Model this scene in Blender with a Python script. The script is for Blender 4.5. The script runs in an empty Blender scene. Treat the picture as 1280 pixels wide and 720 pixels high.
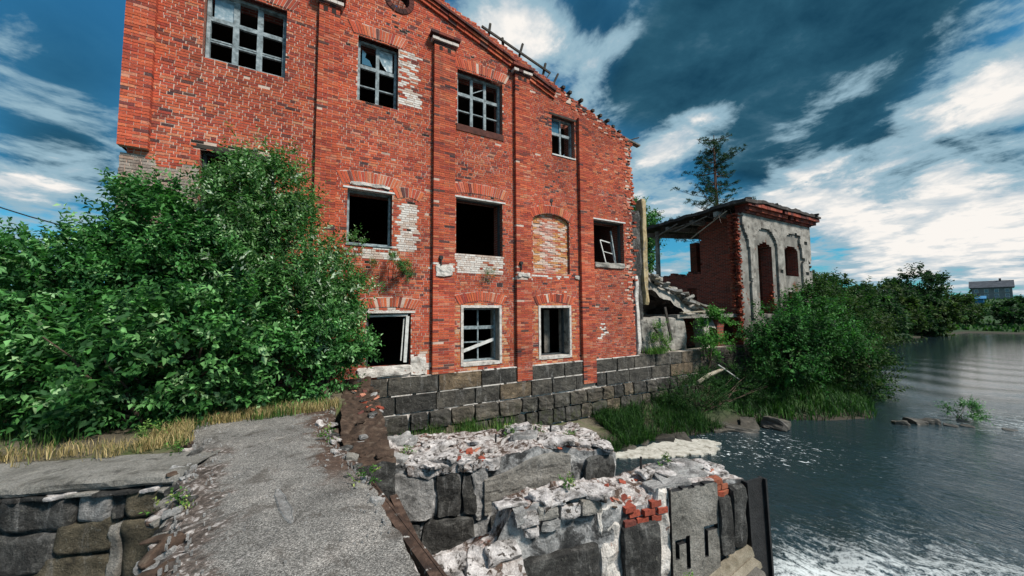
import bpy, bmesh, math, random
import numpy as np
from mathutils import Vector, Matrix, noise

S = bpy.context.scene
COL = S.collection
rad = math.radians

# ------------------------------------------------------------------ camera
RT = Vector((0.87311, -0.48748, -0.00727))
UP = Vector((-0.0258, -0.06109, 0.9978))
FW = Vector((0.48685, 0.871, 0.06591))
CAM = Vector((0, -10, 1.6))
cd = bpy.data.cameras.new('camera')
cd.sensor_width = 36
cd.lens = 450 / 1280 * 36
cd.clip_start = 0.05
cd.clip_end = 6000
cam = bpy.data.objects.new('camera', cd)
COL.objects.link(cam)
M = Matrix(((RT.x, UP.x, -FW.x, CAM.x), (RT.y, UP.y, -FW.y, CAM.y), (RT.z, UP.z, -FW.z, CAM.z), (0, 0, 0, 1)))
cam.matrix_world = M
S.camera = cam


def px(p):
    v = Vector(p) - CAM
    w = v.dot(FW)
    return 640 + 450 * v.dot(RT) / w, 360 - 450 * v.dot(UP) / w


# ------------------------------------------------------------------ light, sky, exposure
S.view_settings.view_transform = 'Standard'
S.view_settings.look = 'None'
S.view_settings.exposure = 0.95
S.view_settings.gamma = 1.0
SUN_EL, SUN_AZ = rad(50), rad(152)      # azimuth clockwise from +Y: behind the camera, to the right
sl = bpy.data.lights.new('sun', 'SUN')
sl.energy = 3.0
sl.angle = rad(9)
sl.color = (1.0, 0.93, 0.84)
so = bpy.data.objects.new('sun', sl)
COL.objects.link(so)
sd = Vector((math.sin(SUN_AZ) * math.cos(SUN_EL), math.cos(SUN_AZ) * math.cos(SUN_EL), math.sin(SUN_EL)))
so.rotation_euler = sd.to_track_quat('Z', 'Y').to_euler()
so.location = sd * 60


class NT:
    """small helper to write node trees"""
    def __init__(s, tree):
        s.t = tree
        s.n = tree.nodes
        s.l = tree.links

    def node(s, typ, **kw):
        n = s.n.new(typ)
        for k, v in kw.items():
            setattr(n, k, v)
        return n

    def put(s, sock, v):
        if isinstance(v, bpy.types.NodeSocket):
            s.l.new(v, sock)
        elif v is not None:
            if hasattr(sock.default_value, '__len__') and not hasattr(v, '__len__'):
                v = (v,) * len(sock.default_value)
            if hasattr(v, '__len__') and len(v) == 3 and len(sock.default_value) == 4:
                v = tuple(v) + (1,)
            sock.default_value = v

    def m(s, op, a, b=None, c=None, clamp=False):
        n = s.node('ShaderNodeMath', operation=op, use_clamp=clamp)
        for i, v in enumerate((a, b, c)):
            if v is not None:
                s.put(n.inputs[i], v)
        return n.outputs[0]

    def v(s, op, a, b=None, sc=None):
        n = s.node('ShaderNodeVectorMath', operation=op)
        s.put(n.inputs[0], a)
        if b is not None:
            s.put(n.inputs[1], b)
        if sc is not None:
            s.put(n.inputs['Scale'], sc)
        return n.outputs['Value'] if op in ('DOT_PRODUCT', 'LENGTH', 'DISTANCE') else n.outputs[0]

    def mix(s, f, a, b, typ='MIX'):
        n = s.node('ShaderNodeMix', data_type='RGBA', blend_type=typ)
        s.put(n.inputs[0], f)
        s.put(n.inputs[6], a)
        s.put(n.inputs[7], b)
        return n.outputs[2]

    def noise(s, vec, scale, detail=5, rough=0.55, dist=0.0):
        n = s.node('ShaderNodeTexNoise')
        s.put(n.inputs['Vector'], vec)
        n.inputs['Scale'].default_value = scale
        n.inputs['Detail'].default_value = detail
        n.inputs['Roughness'].default_value = rough
        n.inputs['Distortion'].default_value = dist
        return n.outputs[0]

    def voro(s, vec, scale, feature='F1', out=0, rnd=1.0):
        n = s.node('ShaderNodeTexVoronoi', feature=feature)
        s.put(n.inputs['Vector'], vec)
        n.inputs['Scale'].default_value = scale
        n.inputs['Randomness'].default_value = rnd
        return n.outputs[out]

    def ramp(s, f, stops, interp='LINEAR'):
        n = s.node('ShaderNodeValToRGB')
        n.color_ramp.interpolation = interp
        e = n.color_ramp.elements
        while len(e) < len(stops):
            e.new(0.5)
        for el, (p, c) in zip(e, stops):
            el.position = p
            el.color = tuple(c) + (1,) if len(c) == 3 else c
        s.put(n.inputs[0], f)
        return n.outputs[0]

    def step(s, f, lo, hi):
        n = s.node('ShaderNodeMapRange', interpolation_type='SMOOTHSTEP')
        s.put(n.inputs[0], f)
        n.inputs[1].default_value = lo
        n.inputs[2].default_value = hi
        return n.outputs[0]


W = bpy.data.worlds.new('World')
S.world = W
W.use_nodes = True
nt = NT(W.node_tree)
nt.n.clear()
out = nt.node('ShaderNodeOutputWorld')
bg = nt.node('ShaderNodeBackground')
bg.inputs[1].default_value = 0.1
nt.l.new(bg.outputs[0], out.inputs[0])
sky = nt.node('ShaderNodeTexSky', sky_type='NISHITA')
sky.sun_disc = False
sky.sun_elevation = SUN_EL
sky.sun_rotation = SUN_AZ
sky.air_density = 1.0
sky.ozone_density = 2.0
d = nt.v('NORMALIZE', nt.node('ShaderNodeTexCoord').outputs['Generated'])
sx = nt.node('ShaderNodeSeparateXYZ')
nt.l.new(d, sx.inputs[0])
zc = nt.m('ADD', nt.m('MAXIMUM', sx.outputs[2], 0.0), 0.16)
cx = nt.node('ShaderNodeCombineXYZ')
nt.l.new(nt.m('DIVIDE', sx.outputs[0], zc), cx.inputs[0])
nt.l.new(nt.m('DIVIDE', sx.outputs[1], zc), cx.inputs[1])
mp = nt.node('ShaderNodeMapping')
mp.inputs['Rotation'].default_value = (0, 0, rad(8))
mp.inputs['Scale'].default_value = (1.15, 0.86, 1)
nt.l.new(cx.outputs[0], mp.inputs[0])
nA = nt.noise(mp.outputs[0], 1.5, 10, 0.60, 0.45)
nB = nt.noise(cx.outputs[0], 3.6, 9, 0.62, 0.3)
nC = nt.noise(mp.outputs[0], 0.5, 4, 0.5, 0.3)


def gaze(x, y):
    v = RT * ((x - 640) / 450) - UP * ((y - 360) / 450) + FW
    return v.normalized()


def lumps(lst):
    tot = None
    for (x, y, r, w) in lst:
        dt = nt.v('DOT_PRODUCT', d, tuple(gaze(x, y)))
        g = nt.m('MULTIPLY', nt.m('EXPONENT', nt.m('DIVIDE', nt.m('SUBTRACT', dt, 1.0), r * r)), w)
        tot = g if tot is None else nt.m('ADD', tot, g)
    return tot


# bright cumulus and streaks / heavy slate cloud, by the direction they stand in
bright = lumps([(690, 80, .085, .62), (640, 30, .06, .5), (745, 70, .05, .45), (735, 120, .045, .4), (775, 45, .03, .3), (870, 160, .045, .55), (820, 190, .05, .45), (910, 140, .035, .35),
                (980, 185, .04, .3), (1020, 125, .03, .45), (1075, 100, .03, .45), (1130, 170, .035, .5), (1190, 145, .035, .55), (1260, 125, .035, .5), (1262, 85, .025, .5), (1160, 50, .03, .35), (1240, 30, .05, .15),
                (1040, 255, .055, .7), (970, 240, .05, .6), (1110, 275, .06, .7), (1190, 290, .06, .7), (1260, 285, .06, .75), (1190, 228, .022, .5), (1130, 310, .04, .3), (1250, 325, .04, .3),
                (860, 235, .06, .45), (30, 285, .05, .3), (15, 225, .03, .4), (60, 240, .025, .35), (115, 225, .04, .3), (45, 25, .05, .3), (20, 165, .06, .28), (110, 180, .05, .15)])
dark = lumps([(860, 50, .16, .75), (1000, 60, .14, .7), (960, 185, .07, .5), (1120, 215, .07, .55), (1100, 10, .12, .55), (720, 10, .06, .3), (690, 175, .05, .25), (1230, 205, .06, .45), (780, 120, .05, .25), (80, 110, .12, .45), (90, 205, .05, .35)])
blue = lumps([(150, 40, .08, .15), (420, 60, .3, .3), (880, 210, .07, .35), (830, 80, .06, .2), (1050, 325, .03, .35), (1200, 350, .04, .35), (1010, 290, .03, .2), (1120, 335, .03, .2), (790, 175, .05, .2)])
# heaped and drawn-out cloud texture
tex = nt.m('ADD', nt.m('MULTIPLY', nt.m('SUBTRACT', nA, 0.5), 2.9), nt.m('MULTIPLY', nt.m('SUBTRACT', nB, 0.5), 2.3))
cov = nt.m('ADD', nt.m('ADD', nt.m('SUBTRACT', nt.m('SUBTRACT', bright, nt.m('MULTIPLY', dark, 0.56)), blue), tex), 0.25)
tint = nt.mix(1.0, sky.outputs[0], (0.13, 0.50, 0.60), 'MULTIPLY')
dk = nt.ramp(nt.m('ADD', 0.5, nt.m('MULTIPLY', tex, 0.5)), [(0.15, (0.035, 0.24, 0.46)), (0.5, (0.12, 0.50, 0.80)), (0.85, (0.50, 1.05, 1.45))])
base = nt.mix(nt.step(nt.m('ADD', dark, nt.m('MULTIPLY', nt.m('SUBTRACT', nC, 0.5), 1.0)), 0.02, 0.7), tint, dk)
grey = nt.mix(nt.step(cov, -0.05, 0.46), base, (1.6, 2.45, 2.95))
wcol = nt.ramp(nt.m('ADD', nt.noise(cx.outputs[0], 5.5, 8, 0.6, 0.3), nt.m('MULTIPLY', nt.m('SUBTRACT', cov, 0.9), 0.18)), [(0.34, (2.5, 3.0, 3.35)), (0.50, (3.7, 3.85, 3.9)), (0.62, (5.0, 4.8, 4.55))])
white = nt.mix(nt.step(cov, 0.42, 0.86), grey, wcol)
nt.l.new(white, bg.inputs[0])


# ------------------------------------------------------------------ object helpers
def tag(o, label=None, cat=None, group=None, kind=None):
    if label:
        o['label'] = label
    if cat:
        o['category'] = cat
    if group:
        o['group'] = group
    if kind:
        o['kind'] = kind
    return o


def empty(name, label, cat, loc=(0, 0, 0), rz=0, group=None):
    o = bpy.data.objects.new(name, None)
    o.empty_display_size = 0.2
    o.location = loc
    o.rotation_euler = (0, 0, rz)
    COL.objects.link(o)
    return tag(o, label, cat, group)


def link(name, me, parent=None, loc=None, rot=None, scale=None, color=None):
    o = bpy.data.objects.new(name, me)
    COL.objects.link(o)
    if parent is not None:
        o.parent = parent
    if loc is not None:
        o.location = loc
    if rot is not None:
        o.rotation_euler = rot
    if scale is not None:
        o.scale = scale
    if color is not None:
        o.color = tuple(color) + (1,)
    return o


class MB:
    """collects faces, then builds one mesh"""
    def __init__(s):
        s.v, s.f, s.mi, s.c = [], [], [], []

    def face(s, pts, mi=0, col=(1, 1, 1)):
        b = len(s.v)
        s.v += [tuple(p) for p in pts]
        s.f.append(tuple(range(b, b + len(pts))))
        s.mi.append(mi)
        s.c.append(col)

    def hexa(s, p, mi=0, col=(1, 1, 1), skip=()):
        # p: 8 corners, 0-3 one end loop, 4-7 the other
        b = len(s.v)
        s.v += [tuple(q) for q in p]
        fs = [(3, 2, 1, 0), (4, 5, 6, 7), (0, 1, 5, 4), (1, 2, 6, 5), (2, 3, 7, 6), (3, 0, 4, 7)]
        for i, f in enumerate(fs):
            if i in skip:
                continue
            s.f.append(tuple(b + k for k in f))
            s.mi.append(mi)
            s.c.append(col)

    def box(s, x0, x1, y0, y1, z0, z1, mi=0, col=(1, 1, 1), skip=()):
        s.hexa([(x0, y0, z0), (x1, y0, z0), (x1, y1, z0), (x0, y1, z0), (x0, y0, z1), (x1, y0, z1), (x1, y1, z1), (x0, y1, z1)], mi, col, skip)

    def beam(s, p, q, w, h, mi=0, col=(1, 1, 1), upv=(0, 0, 1)):
        p, q = Vector(p), Vector(q)
        dd = (q - p).normalized()
        u = Vector(upv)
        if abs(dd.dot(u)) > 0.95:
            u = Vector((0, 1, 0))
        r = dd.cross(u).normalized() * (w / 2)
        u = r.cross(dd).normalized() * (h / 2)
        s.hexa([p - r - u, p + r - u, p + r + u, p - r + u, q - r - u, q + r - u, q + r + u, q - r + u], mi, col)

    def tube(s, pts, rads, seg=8, mi=0, col=(1, 1, 1)):
        rings = []
        for i, p in enumerate(pts):
            p = Vector(p)
            a = Vector(pts[max(i - 1, 0)])
            b = Vector(pts[min(i + 1, len(pts) - 1)])
            dd = (b - a).normalized()
            u = Vector((0, 0, 1)) if abs(dd.z) < 0.9 else Vector((1, 0, 0))
            r = dd.cross(u).normalized()
            u = r.cross(dd)
            st = len(s.v)
            for k in range(seg):
                t = 2 * math.pi * k / seg
                s.v.append(tuple(p + (r * math.cos(t) + u * math.sin(t)) * rads[i]))
            rings.append(st)
        for a, b in zip(rings, rings[1:]):
            for k in range(seg):
                s.f.append((a + k, a + (k + 1) % seg, b + (k + 1) % seg, b + k))
                s.mi.append(mi)
                s.c.append(col)
        for st, o in ((rings[0], 1), (rings[-1], 0)):
            s.f.append(tuple(st + (k if o == 0 else seg - 1 - k) for k in range(seg)))
            s.mi.append(mi)
            s.c.append(col)

    def mesh(s, name, mats):
        me = bpy.data.meshes.new(name)
        me.from_pydata(s.v, [], s.f)
        for m in (mats if isinstance(mats, (list, tuple)) else [mats]):
            me.materials.append(m)
        me.polygons.foreach_set('material_index', s.mi)
        a = me.attributes.new('Col', 'FLOAT_COLOR', 'FACE')
        a.data.foreach_set('color', np.array([tuple(c) + (1,) for c in s.c], dtype=np.float32).ravel())
        me.update()
        return me

    def build(s, name, mats, parent=None, **kw):
        return link(name, s.mesh(name, mats), parent, **kw)


def mesh_np(name, V, F, mat, C=None):
    """V (n,3), F (m,3) triangles, C (m,3) face colours"""
    me = bpy.data.meshes.new(name)
    V = np.ascontiguousarray(V, dtype=np.float32)
    F = np.ascontiguousarray(F, dtype=np.int32)
    k = F.shape[1]
    me.vertices.add(len(V))
    me.vertices.foreach_set('co', V.ravel())
    me.loops.add(F.size)
    me.loops.foreach_set('vertex_index', F.ravel())
    me.polygons.add(len(F))
    me.polygons.foreach_set('loop_start', np.arange(0, F.size, k, dtype=np.int32))
    me.polygons.foreach_set('loop_total', np.full(len(F), k, dtype=np.int32))
    me.materials.append(mat)
    if C is not None:
        a = me.attributes.new('Col', 'FLOAT_COLOR', 'FACE')
        a.data.foreach_set('color', np.hstack([C, np.ones((len(C), 1))]).astype(np.float32).ravel())
    me.update()
    me.validate()
    return me


def fbm(x, y, z, o=4):
    return noise.fractal(Vector((x, y, z)), 0.9, 2.0, o)


def rough_mesh(name, mat, w, dep, h, amp, seed, cuts=3, freq=2.2, taper=0.0, smooth=False, edge=0.05):
    """a broken stone / lump of concrete: subdivided box pushed about by noise; base centre at the origin"""
    bm = bmesh.new()
    bmesh.ops.create_cube(bm, size=1)
    bmesh.ops.subdivide_edges(bm, edges=bm.edges[:], cuts=cuts, use_grid_fill=True)
    off = Vector((seed * 13.7, seed * 5.1, seed * 2.3))
    for v in bm.verts:
        c = v.co.copy()
        # round the corners off a little
        n_ext = sum(1 for k in c if abs(k) > 0.49)
        k = 1 - edge * max(n_ext - 1, 0)
        t = 1 - taper * (c.z + 0.5)
        p = Vector((c.x * w * k * t, c.y * dep * k * t, (c.z * k + 0.5) * h))
        q = p * freq + off
        nv = noise.noise_vector(q) + noise.noise_vector(q * 2.3) * 0.45
        v.co = p + nv * amp
    for f in bm.faces:
        f.smooth = smooth
    me = bpy.data.meshes.new(name)
    bm.to_mesh(me)
    bm.free()
    me.materials.append(mat)
    return me


# ------------------------------------------------------------------ materials
def mat_new(name):
    m = bpy.data.materials.new(name)
    m.use_nodes = True
    t = NT(m.node_tree)
    t.n.clear()
    o = t.node('ShaderNodeOutputMaterial')
    b = t.node('ShaderNodeBsdfPrincipled')
    t.l.new(b.outputs[0], o.inputs[0])
    b.inputs['Specular IOR Level'].default_value = 0.25
    return m, t, b


def pos(t):
    return t.node('ShaderNodeNewGeometry').outputs['Position']


def bump(t, b, h, strength=0.5, dist=0.02):
    n = t.node('ShaderNodeBump')
    n.inputs['Strength'].default_value = strength
    n.inputs['Distance'].default_value = dist
    t.put(n.inputs['Height'], h)
    t.l.new(n.outputs[0], b.inputs['Normal'])


def noisy(name, stops, scale=3.0, rough=0.9, bstr=0.5, bdist=0.02, bscale=18, detail=8, spec=0.25, dist=0.3, second=None):
    m, t, b = mat_new(name)
    p = pos(t)
    c = t.ramp(t.noise(p, scale, detail, 0.62, dist), stops)
    if second:                    # (scale, lo, hi, colour): blotches over it
        c = t.mix(t.step(t.noise(p, second[0], 6, 0.65, 0.4), second[1], second[2]), c, second[3])
    g = t.noise(p, bscale * 3, 3, 0.6)
    c = t.mix(0.55, c, t.ramp(g, [(0.25, (0.35, 0.35, 0.35)), (0.7, (1.25, 1.25, 1.25))]), 'MULTIPLY')
    t.put(b.inputs['Base Color'], c)
    b.inputs['Roughness'].default_value = rough
    b.inputs['Specular IOR Level'].default_value = spec
    bump(t, b, t.m('ADD', t.noise(p, bscale * .8, 9, 0.72), t.m('MULTIPLY', t.voro(p, bscale * 1.7), 0.3)), bstr, bdist)
    return m


def brick_mat(name, use_obj):
    m, t, b = mat_new(name)
    p = pos(t)
    if use_obj:
        c = t.node('ShaderNodeObjectInfo').outputs['Color']
    else:
        c = t.node('ShaderNodeAttribute', attribute_name='Col').outputs['Color']
    g = t.noise(p, 34, 5, 0.7)
    c = t.mix(0.8, c, t.ramp(g, [(0.28, (0.3, 0.3, 0.32)), (0.5, (0.95, 0.95, 0.95)), (0.75, (1.35, 1.3, 1.25))]), 'MULTIPLY')
    # lime bloom and soot, in patches across the courses
    big = t.noise(p, 0.9, 7, 0.68, 0.6)
    c = t.mix(t.m('MULTIPLY', t.step(big, 0.60, 0.74), t.m('MULTIPLY', t.step(t.noise(p, 16, 4, 0.7), 0.45, 0.62), 0.6)), c, (0.55, 0.47, 0.42))
    soot = t.noise(t.v('MULTIPLY', p, (1.8, 1.8, 0.42)), 1.0, 8, 0.68, 0.5)
    c = t.mix(t.m('MULTIPLY', t.step(soot, 0.52, 0.74), 0.5), c, (0.10, 0.042, 0.032))
    t.put(b.inputs['Base Color'], c)
    b.inputs['Roughness'].default_value = 0.92
    bump(t, b, t.noise(p, 55, 6, 0.7), 0.6, 0.008)
    return m


M_BRICK = brick_mat('fired_brick', False)
M_BRICK_OBJ = brick_mat('fired_brick_single', True)
M_MORTAR = noisy('lime_mortar', [(0.3, (0.28, 0.16, 0.12)), (0.5, (0.52, 0.39, 0.32)), (0.75, (0.68, 0.58, 0.51))], 1.3, bscale=40, bdist=0.006)
M_REVEAL = None


def wall_brick_mat(name, c1, c2, mortar, scale=1.0, plaster=None, rot=0.0):
    """far or hidden brickwork: courses by the brick texture on a box-projected coordinate"""
    m, t, b = mat_new(name)
    g = t.node('ShaderNodeNewGeometry')
    p = g.outputs['Position']
    sp = t.node('ShaderNodeSeparateXYZ')
    t.l.new(p, sp.inputs[0])
    cb = t.node('ShaderNodeCombineXYZ')
    t.l.new(t.m('ADD', sp.outputs[0], sp.outputs[1]), cb.inputs[0])
    t.l.new(sp.outputs[2], cb.inputs[1])
    bt = t.node('ShaderNodeTexBrick')
    t.l.new(cb.outputs[0], bt.inputs['Vector'])
    bt.inputs['Color1'].default_value = tuple(c1) + (1,)
    bt.inputs['Color2'].default_value = tuple(c2) + (1,)
    bt.inputs['Mortar'].default_value = tuple(mortar) + (1,)
    bt.inputs['Scale'].default_value = 1.0
    bt.inputs['Brick Width'].default_value = 0.26 * scale
    bt.inputs['Row Height'].default_value = 0.077 * scale
    bt.inputs['Mortar Size'].default_value = 0.009
    bt.inputs['Bias'].default_value = -0.1
    c = bt.outputs[0]
    c = t.mix(0.7, c, t.ramp(t.noise(p, 14, 6, 0.7), [(0.25, (0.3, 0.3, 0.3)), (0.7, (1.3, 1.3, 1.3))]), 'MULTIPLY')
    if plaster:
        c = t.mix(t.step(t.noise(p, 1.6, 7, 0.65, 0.5), plaster[0], plaster[0] + 0.05), c, plaster[1])
    t.put(b.inputs['Base Color'], c)
    b.inputs['Roughness'].default_value = 0.92
    bump(t, b, t.m('SUBTRACT', t.noise(p, 30, 5), bt.outputs[1]), 0.6, 0.01)
    return m


M_REVEAL = wall_brick_mat('reveal_brickwork', (0.30, 0.07, 0.04), (0.22, 0.06, 0.04), (0.30, 0.24, 0.2))
M_INNER = wall_brick_mat('inner_brickwork', (0.14, 0.045, 0.03), (0.10, 0.04, 0.03), (0.14, 0.11, 0.09))  # brick darkened so the rooms look black through the openings
M_ANNEX_BRICK = wall_brick_mat('annex_brickwork', (0.30, 0.055, 0.032), (0.09, 0.028, 0.022), (0.22, 0.16, 0.13))
M_PLASTER_GREY = noisy('grey_render', [(0.3, (0.09, 0.082, 0.074)), (0.46, (0.25, 0.235, 0.21)), (0.7, (0.45, 0.42, 0.38))], 2.1, bscale=16, bdist=.04, second=(3.0, 0.56, 0.68, (0.09, 0.08, 0.07)))
M_PLASTER_WHITE = noisy('white_lime_plaster', [(0.3, (0.22, 0.19, 0.17)), (0.48, (0.54, 0.50, 0.46)), (0.7, (0.72, 0.68, 0.64))], 6, bscale=22, bdist=.04, second=(8, 0.60, 0.68, (0.24, 0.11, 0.07)))
M_YELLOW = noisy('yellow_plaster', [(0.3, (0.16, 0.12, 0.07)), (0.5, (0.40, 0.31, 0.17)), (0.75, (0.50, 0.43, 0.30))], 4, bscale=20, second=(3.0, 0.54, 0.62, (0.22, 0.19, 0.15)))
M_JOINT = noisy('pale_pointing', [(0.3, (0.22, 0.19, 0.16)), (0.6, (0.42, 0.38, 0.33))], 4, bscale=30)
def stained(name, stops, drip, lichen, scale=3.2, vary=False):
    """old wet masonry: mottled ground, pale lime drips running down, lichen spots, coarse grain"""
    m, t, b = mat_new(name)
    p = pos(t)
    n = t.noise(p, scale, 10, 0.72, 0.5)
    c = t.ramp(n, stops)
    if vary:
        rn = t.node('ShaderNodeObjectInfo').outputs['Random']
        c = t.mix(1.0, c, t.ramp(rn, [(0.0, (0.45, 0.46, 0.48)), (0.4, (0.8, 0.79, 0.77)), (0.8, (1.05, 1.0, 0.94)), (0.93, (1.2, 1.08, 0.94)), (1.0, (1.7, 1.32, 0.95))]), 'MULTIPLY')
        sz = t.node('ShaderNodeSeparateXYZ')
        t.l.new(p, sz.inputs[0])
        wl = t.m('MULTIPLY', t.m('SUBTRACT', 1.0, t.step(t.m('ADD', sz.outputs[2], t.m('MULTIPLY', t.noise(p, 3, 6), 0.8)), -1.5, -0.7)), t.step(t.noise(p, 4, 7, 0.7), 0.46, 0.6))
        c = t.mix(t.m('MULTIPLY', wl, 0.6), c, (0.06, 0.068, 0.03))
    dr = t.noise(t.v('MULTIPLY', p, (5.5, 5.5, 0.9)), 1.4, 8, 0.7, 0.5)
    c = t.mix(t.m('MULTIPLY', t.step(dr, 0.54, 0.68), drip), c, (0.36, 0.35, 0.34))
    li = t.noise(p, 13, 7, 0.75, 0.3)
    c = t.mix(t.m('MULTIPLY', t.step(li, 0.58, 0.66), lichen), c, (0.30, 0.29, 0.25))
    c = t.mix(t.m('MULTIPLY', t.step(t.noise(p, 5, 6, 0.7), 0.56, 0.68), 0.55), c, (0.012, 0.011, 0.010))
    c = t.mix(0.7, c, t.ramp(t.noise(p, 75, 4, 0.75), [(0.28, (0.25, 0.25, 0.25)), (0.5, (0.9, 0.9, 0.9)), (0.72, (1.6, 1.58, 1.55))]), 'MULTIPLY')
    t.put(b.inputs['Base Color'], c)
    b.inputs['Roughness'].default_value = 0.88
    bump(t, b, t.m('ADD', t.noise(p, 14, 10, 0.75), t.m('MULTIPLY', t.noise(p, 5, 5, 0.6), 0.8)), 1.0, 0.05)
    return m


M_STONE_DARK = stained('black_stained_stone', [(0.3, (0.012, 0.012, 0.012)), (0.5, (0.045, 0.044, 0.042)), (0.62, (0.12, 0.118, 0.112)), (0.75, (0.24, 0.235, 0.225))], 0.45, 0.35)
M_GRANITE = stained('dark_granite', [(0.28, (0.022, 0.021, 0.020)), (0.48, (0.068, 0.064, 0.058)), (0.62, (0.125, 0.117, 0.104)), (0.78, (0.20, 0.175, 0.14))], 0.30, 0.34, 2.6, vary=True)
M_BOULDER = stained('brown_boulder', [(0.3, (0.03, 0.027, 0.02)), (0.5, (0.10, 0.085, 0.058)), (0.75, (0.22, 0.185, 0.135))], 0.3, 0.4, 3.0)
M_LIMEGREY = stained('pale_weathered_stone', [(0.3, (0.06, 0.058, 0.055)), (0.45, (0.24, 0.235, 0.23)), (0.7, (0.54, 0.53, 0.52))], 0.4, 0.3, 3.4)
M_CONCRETE = stained('board_marked_concrete', [(0.3, (0.10, 0.095, 0.085)), (0.5, (0.26, 0.245, 0.22)), (0.75, (0.40, 0.38, 0.35))], 0.3, 0.25, 3.0)
M_LIME = noisy('flaky_white_limestone', [(0.30, (0.05, 0.045, 0.04)), (0.42, (0.26, 0.24, 0.23)), (0.56, (0.52, 0.49, 0.48)), (0.8, (0.66, 0.62, 0.60))], 7, bscale=26, bdist=0.05, second=(11, 0.54, 0.61, (0.05, 0.042, 0.036)))
M_WOOD = noisy('weathered_timber', [(0.3, (0.10, 0.09, 0.08)), (0.7, (0.25, 0.23, 0.2))], 6, bscale=30)
M_WOODDARK = noisy('blackened_timber', [(0.3, (0.02, 0.018, 0.016)), (0.7, (0.07, 0.06, 0.05))], 6, bscale=30)
M_WOODPALE = noisy('pale_timber', [(0.3, (0.2, 0.17, 0.12)), (0.7, (0.45, 0.4, 0.32))], 6, bscale=40)
M_FRAME = noisy('peeling_blue_grey_paint', [(0.3, (0.07, 0.085, 0.09)), (0.5, (0.22, 0.27, 0.29)), (0.7, (0.40, 0.45, 0.47))], 9, rough=0.7, bscale=40, bdist=0.006)
M_FRAMEDARK = noisy('dark_window_wood', [(0.3, (0.03, 0.04, 0.045)), (0.7, (0.10, 0.11, 0.115))], 9, bscale=40)
M_WHITEWOOD = noisy('white_painted_wood', [(0.3, (0.40, 0.40, 0.38)), (0.6, (0.66, 0.66, 0.64))], 8, bscale=40, bdist=0.005)
M_RUST = noisy('rusty_steel', [(0.3, (0.016, 0.011, 0.009)), (0.5, (0.055, 0.032, 0.022)), (0.66, (0.12, 0.075, 0.055)), (0.8, (0.24, 0.22, 0.20))], 7, rough=0.7, bscale=40, spec=0.4, second=(11, 0.62, 0.68, (0.45, 0.44, 0.42)))
M_STEEL_SLOTSHADE = noisy('black_steel_and_slot_shade', [(0.3, (0.008, 0.008, 0.009)), (0.7, (0.028, 0.027, 0.028))], 6, rough=0.6, bscale=25, spec=0.35)  # real steel, and the painted shade in the pier panel slots
M_MOSS = noisy('brown_moss_and_soil', [(0.3, (0.02, 0.014, 0.011)), (0.55, (0.07, 0.045, 0.032)), (0.8, (0.16, 0.13, 0.10))], 9, bscale=30, bdist=0.03)
M_ROCK = noisy('wet_river_rock', [(0.3, (0.02, 0.019, 0.017)), (0.6, (0.09, 0.08, 0.066)), (0.8, (0.22, 0.2, 0.17))], 3, rough=0.6, bscale=14, spec=0.4)
M_ROOF = noisy('grey_roof_sheet', [(0.3, (0.04, 0.045, 0.055)), (0.7, (0.09, 0.10, 0.12))], 1, bscale=5)
M_HOUSE = noisy('pale_house_wall', [(0.3, (0.17, 0.17, 0.18)), (0.7, (0.25, 0.25, 0.26))], 0.6, bscale=4)
M_HOUSEBROWN = noisy('brown_house_wall', [(0.3, (0.10, 0.08, 0.08)), (0.7, (0.16, 0.13, 0.12))], 0.6, bscale=4)
M_BLUE = noisy('blue_sheet', [(0.3, (0.04, 0.16, 0.32)), (0.7, (0.07, 0.25, 0.45))], 1, bscale=4)
M_TILE = noisy('roof_tar_and_rust', [(0.3, (0.02, 0.02, 0.02)), (0.6, (0.07, 0.06, 0.055)), (0.8, (0.2, 0.18, 0.16))], 3, bscale=12)
M_CORNICE = noisy('red_cornice_brick', [(0.3, (0.16, 0.035, 0.022)), (0.6, (0.34, 0.07, 0.04))], 4, bscale=18)
M_BARK = noisy('bark', [(0.3, (0.035, 0.025, 0.018)), (0.7, (0.12, 0.085, 0.06))], 5, bscale=20)
M_BARKPINE = noisy('pine_bark', [(0.3, (0.05, 0.03, 0.025)), (0.7, (0.17, 0.09, 0.07))], 2, bscale=20)
M_DARKVOID = noisy('darkened_room_lining', [(0.3, (0.03, 0.026, 0.024)), (0.7, (0.08, 0.07, 0.06))], 2, bscale=12)  # room shade put into the colour, so openings look black


def glass_mat():
    m, t, b = mat_new('dusty_window_glass')
    p = pos(t)
    dust = t.step(t.noise(p, 6, 6, 0.6, 0.4), 0.35, 0.75)
    t.put(b.inputs['Base Color'], t.mix(dust, (0.16, 0.24, 0.28), (0.5, 0.54, 0.56)))
    t.put(b.inputs['Roughness'], t.m('ADD', t.m('MULTIPLY', dust, 0.35), 0.06))
    b.inputs['Specular IOR Level'].default_value = 0.9
    return m


def sky_tinted_glass_mat():
    m, t, b = mat_new('sky_tinted_window_glass')
    b.inputs['Base Color'].default_value = (0.06, 0.16, 0.24, 1)  # blue of the reflected sky put into the base colour
    b.inputs['Roughness'].default_value = 0.03
    b.inputs['Specular IOR Level'].default_value = 1.0
    b.inputs['Transmission Weight'].default_value = 0.3
    return m


M_GLASS = glass_mat()
M_GLASSC = sky_tinted_glass_mat()


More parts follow.
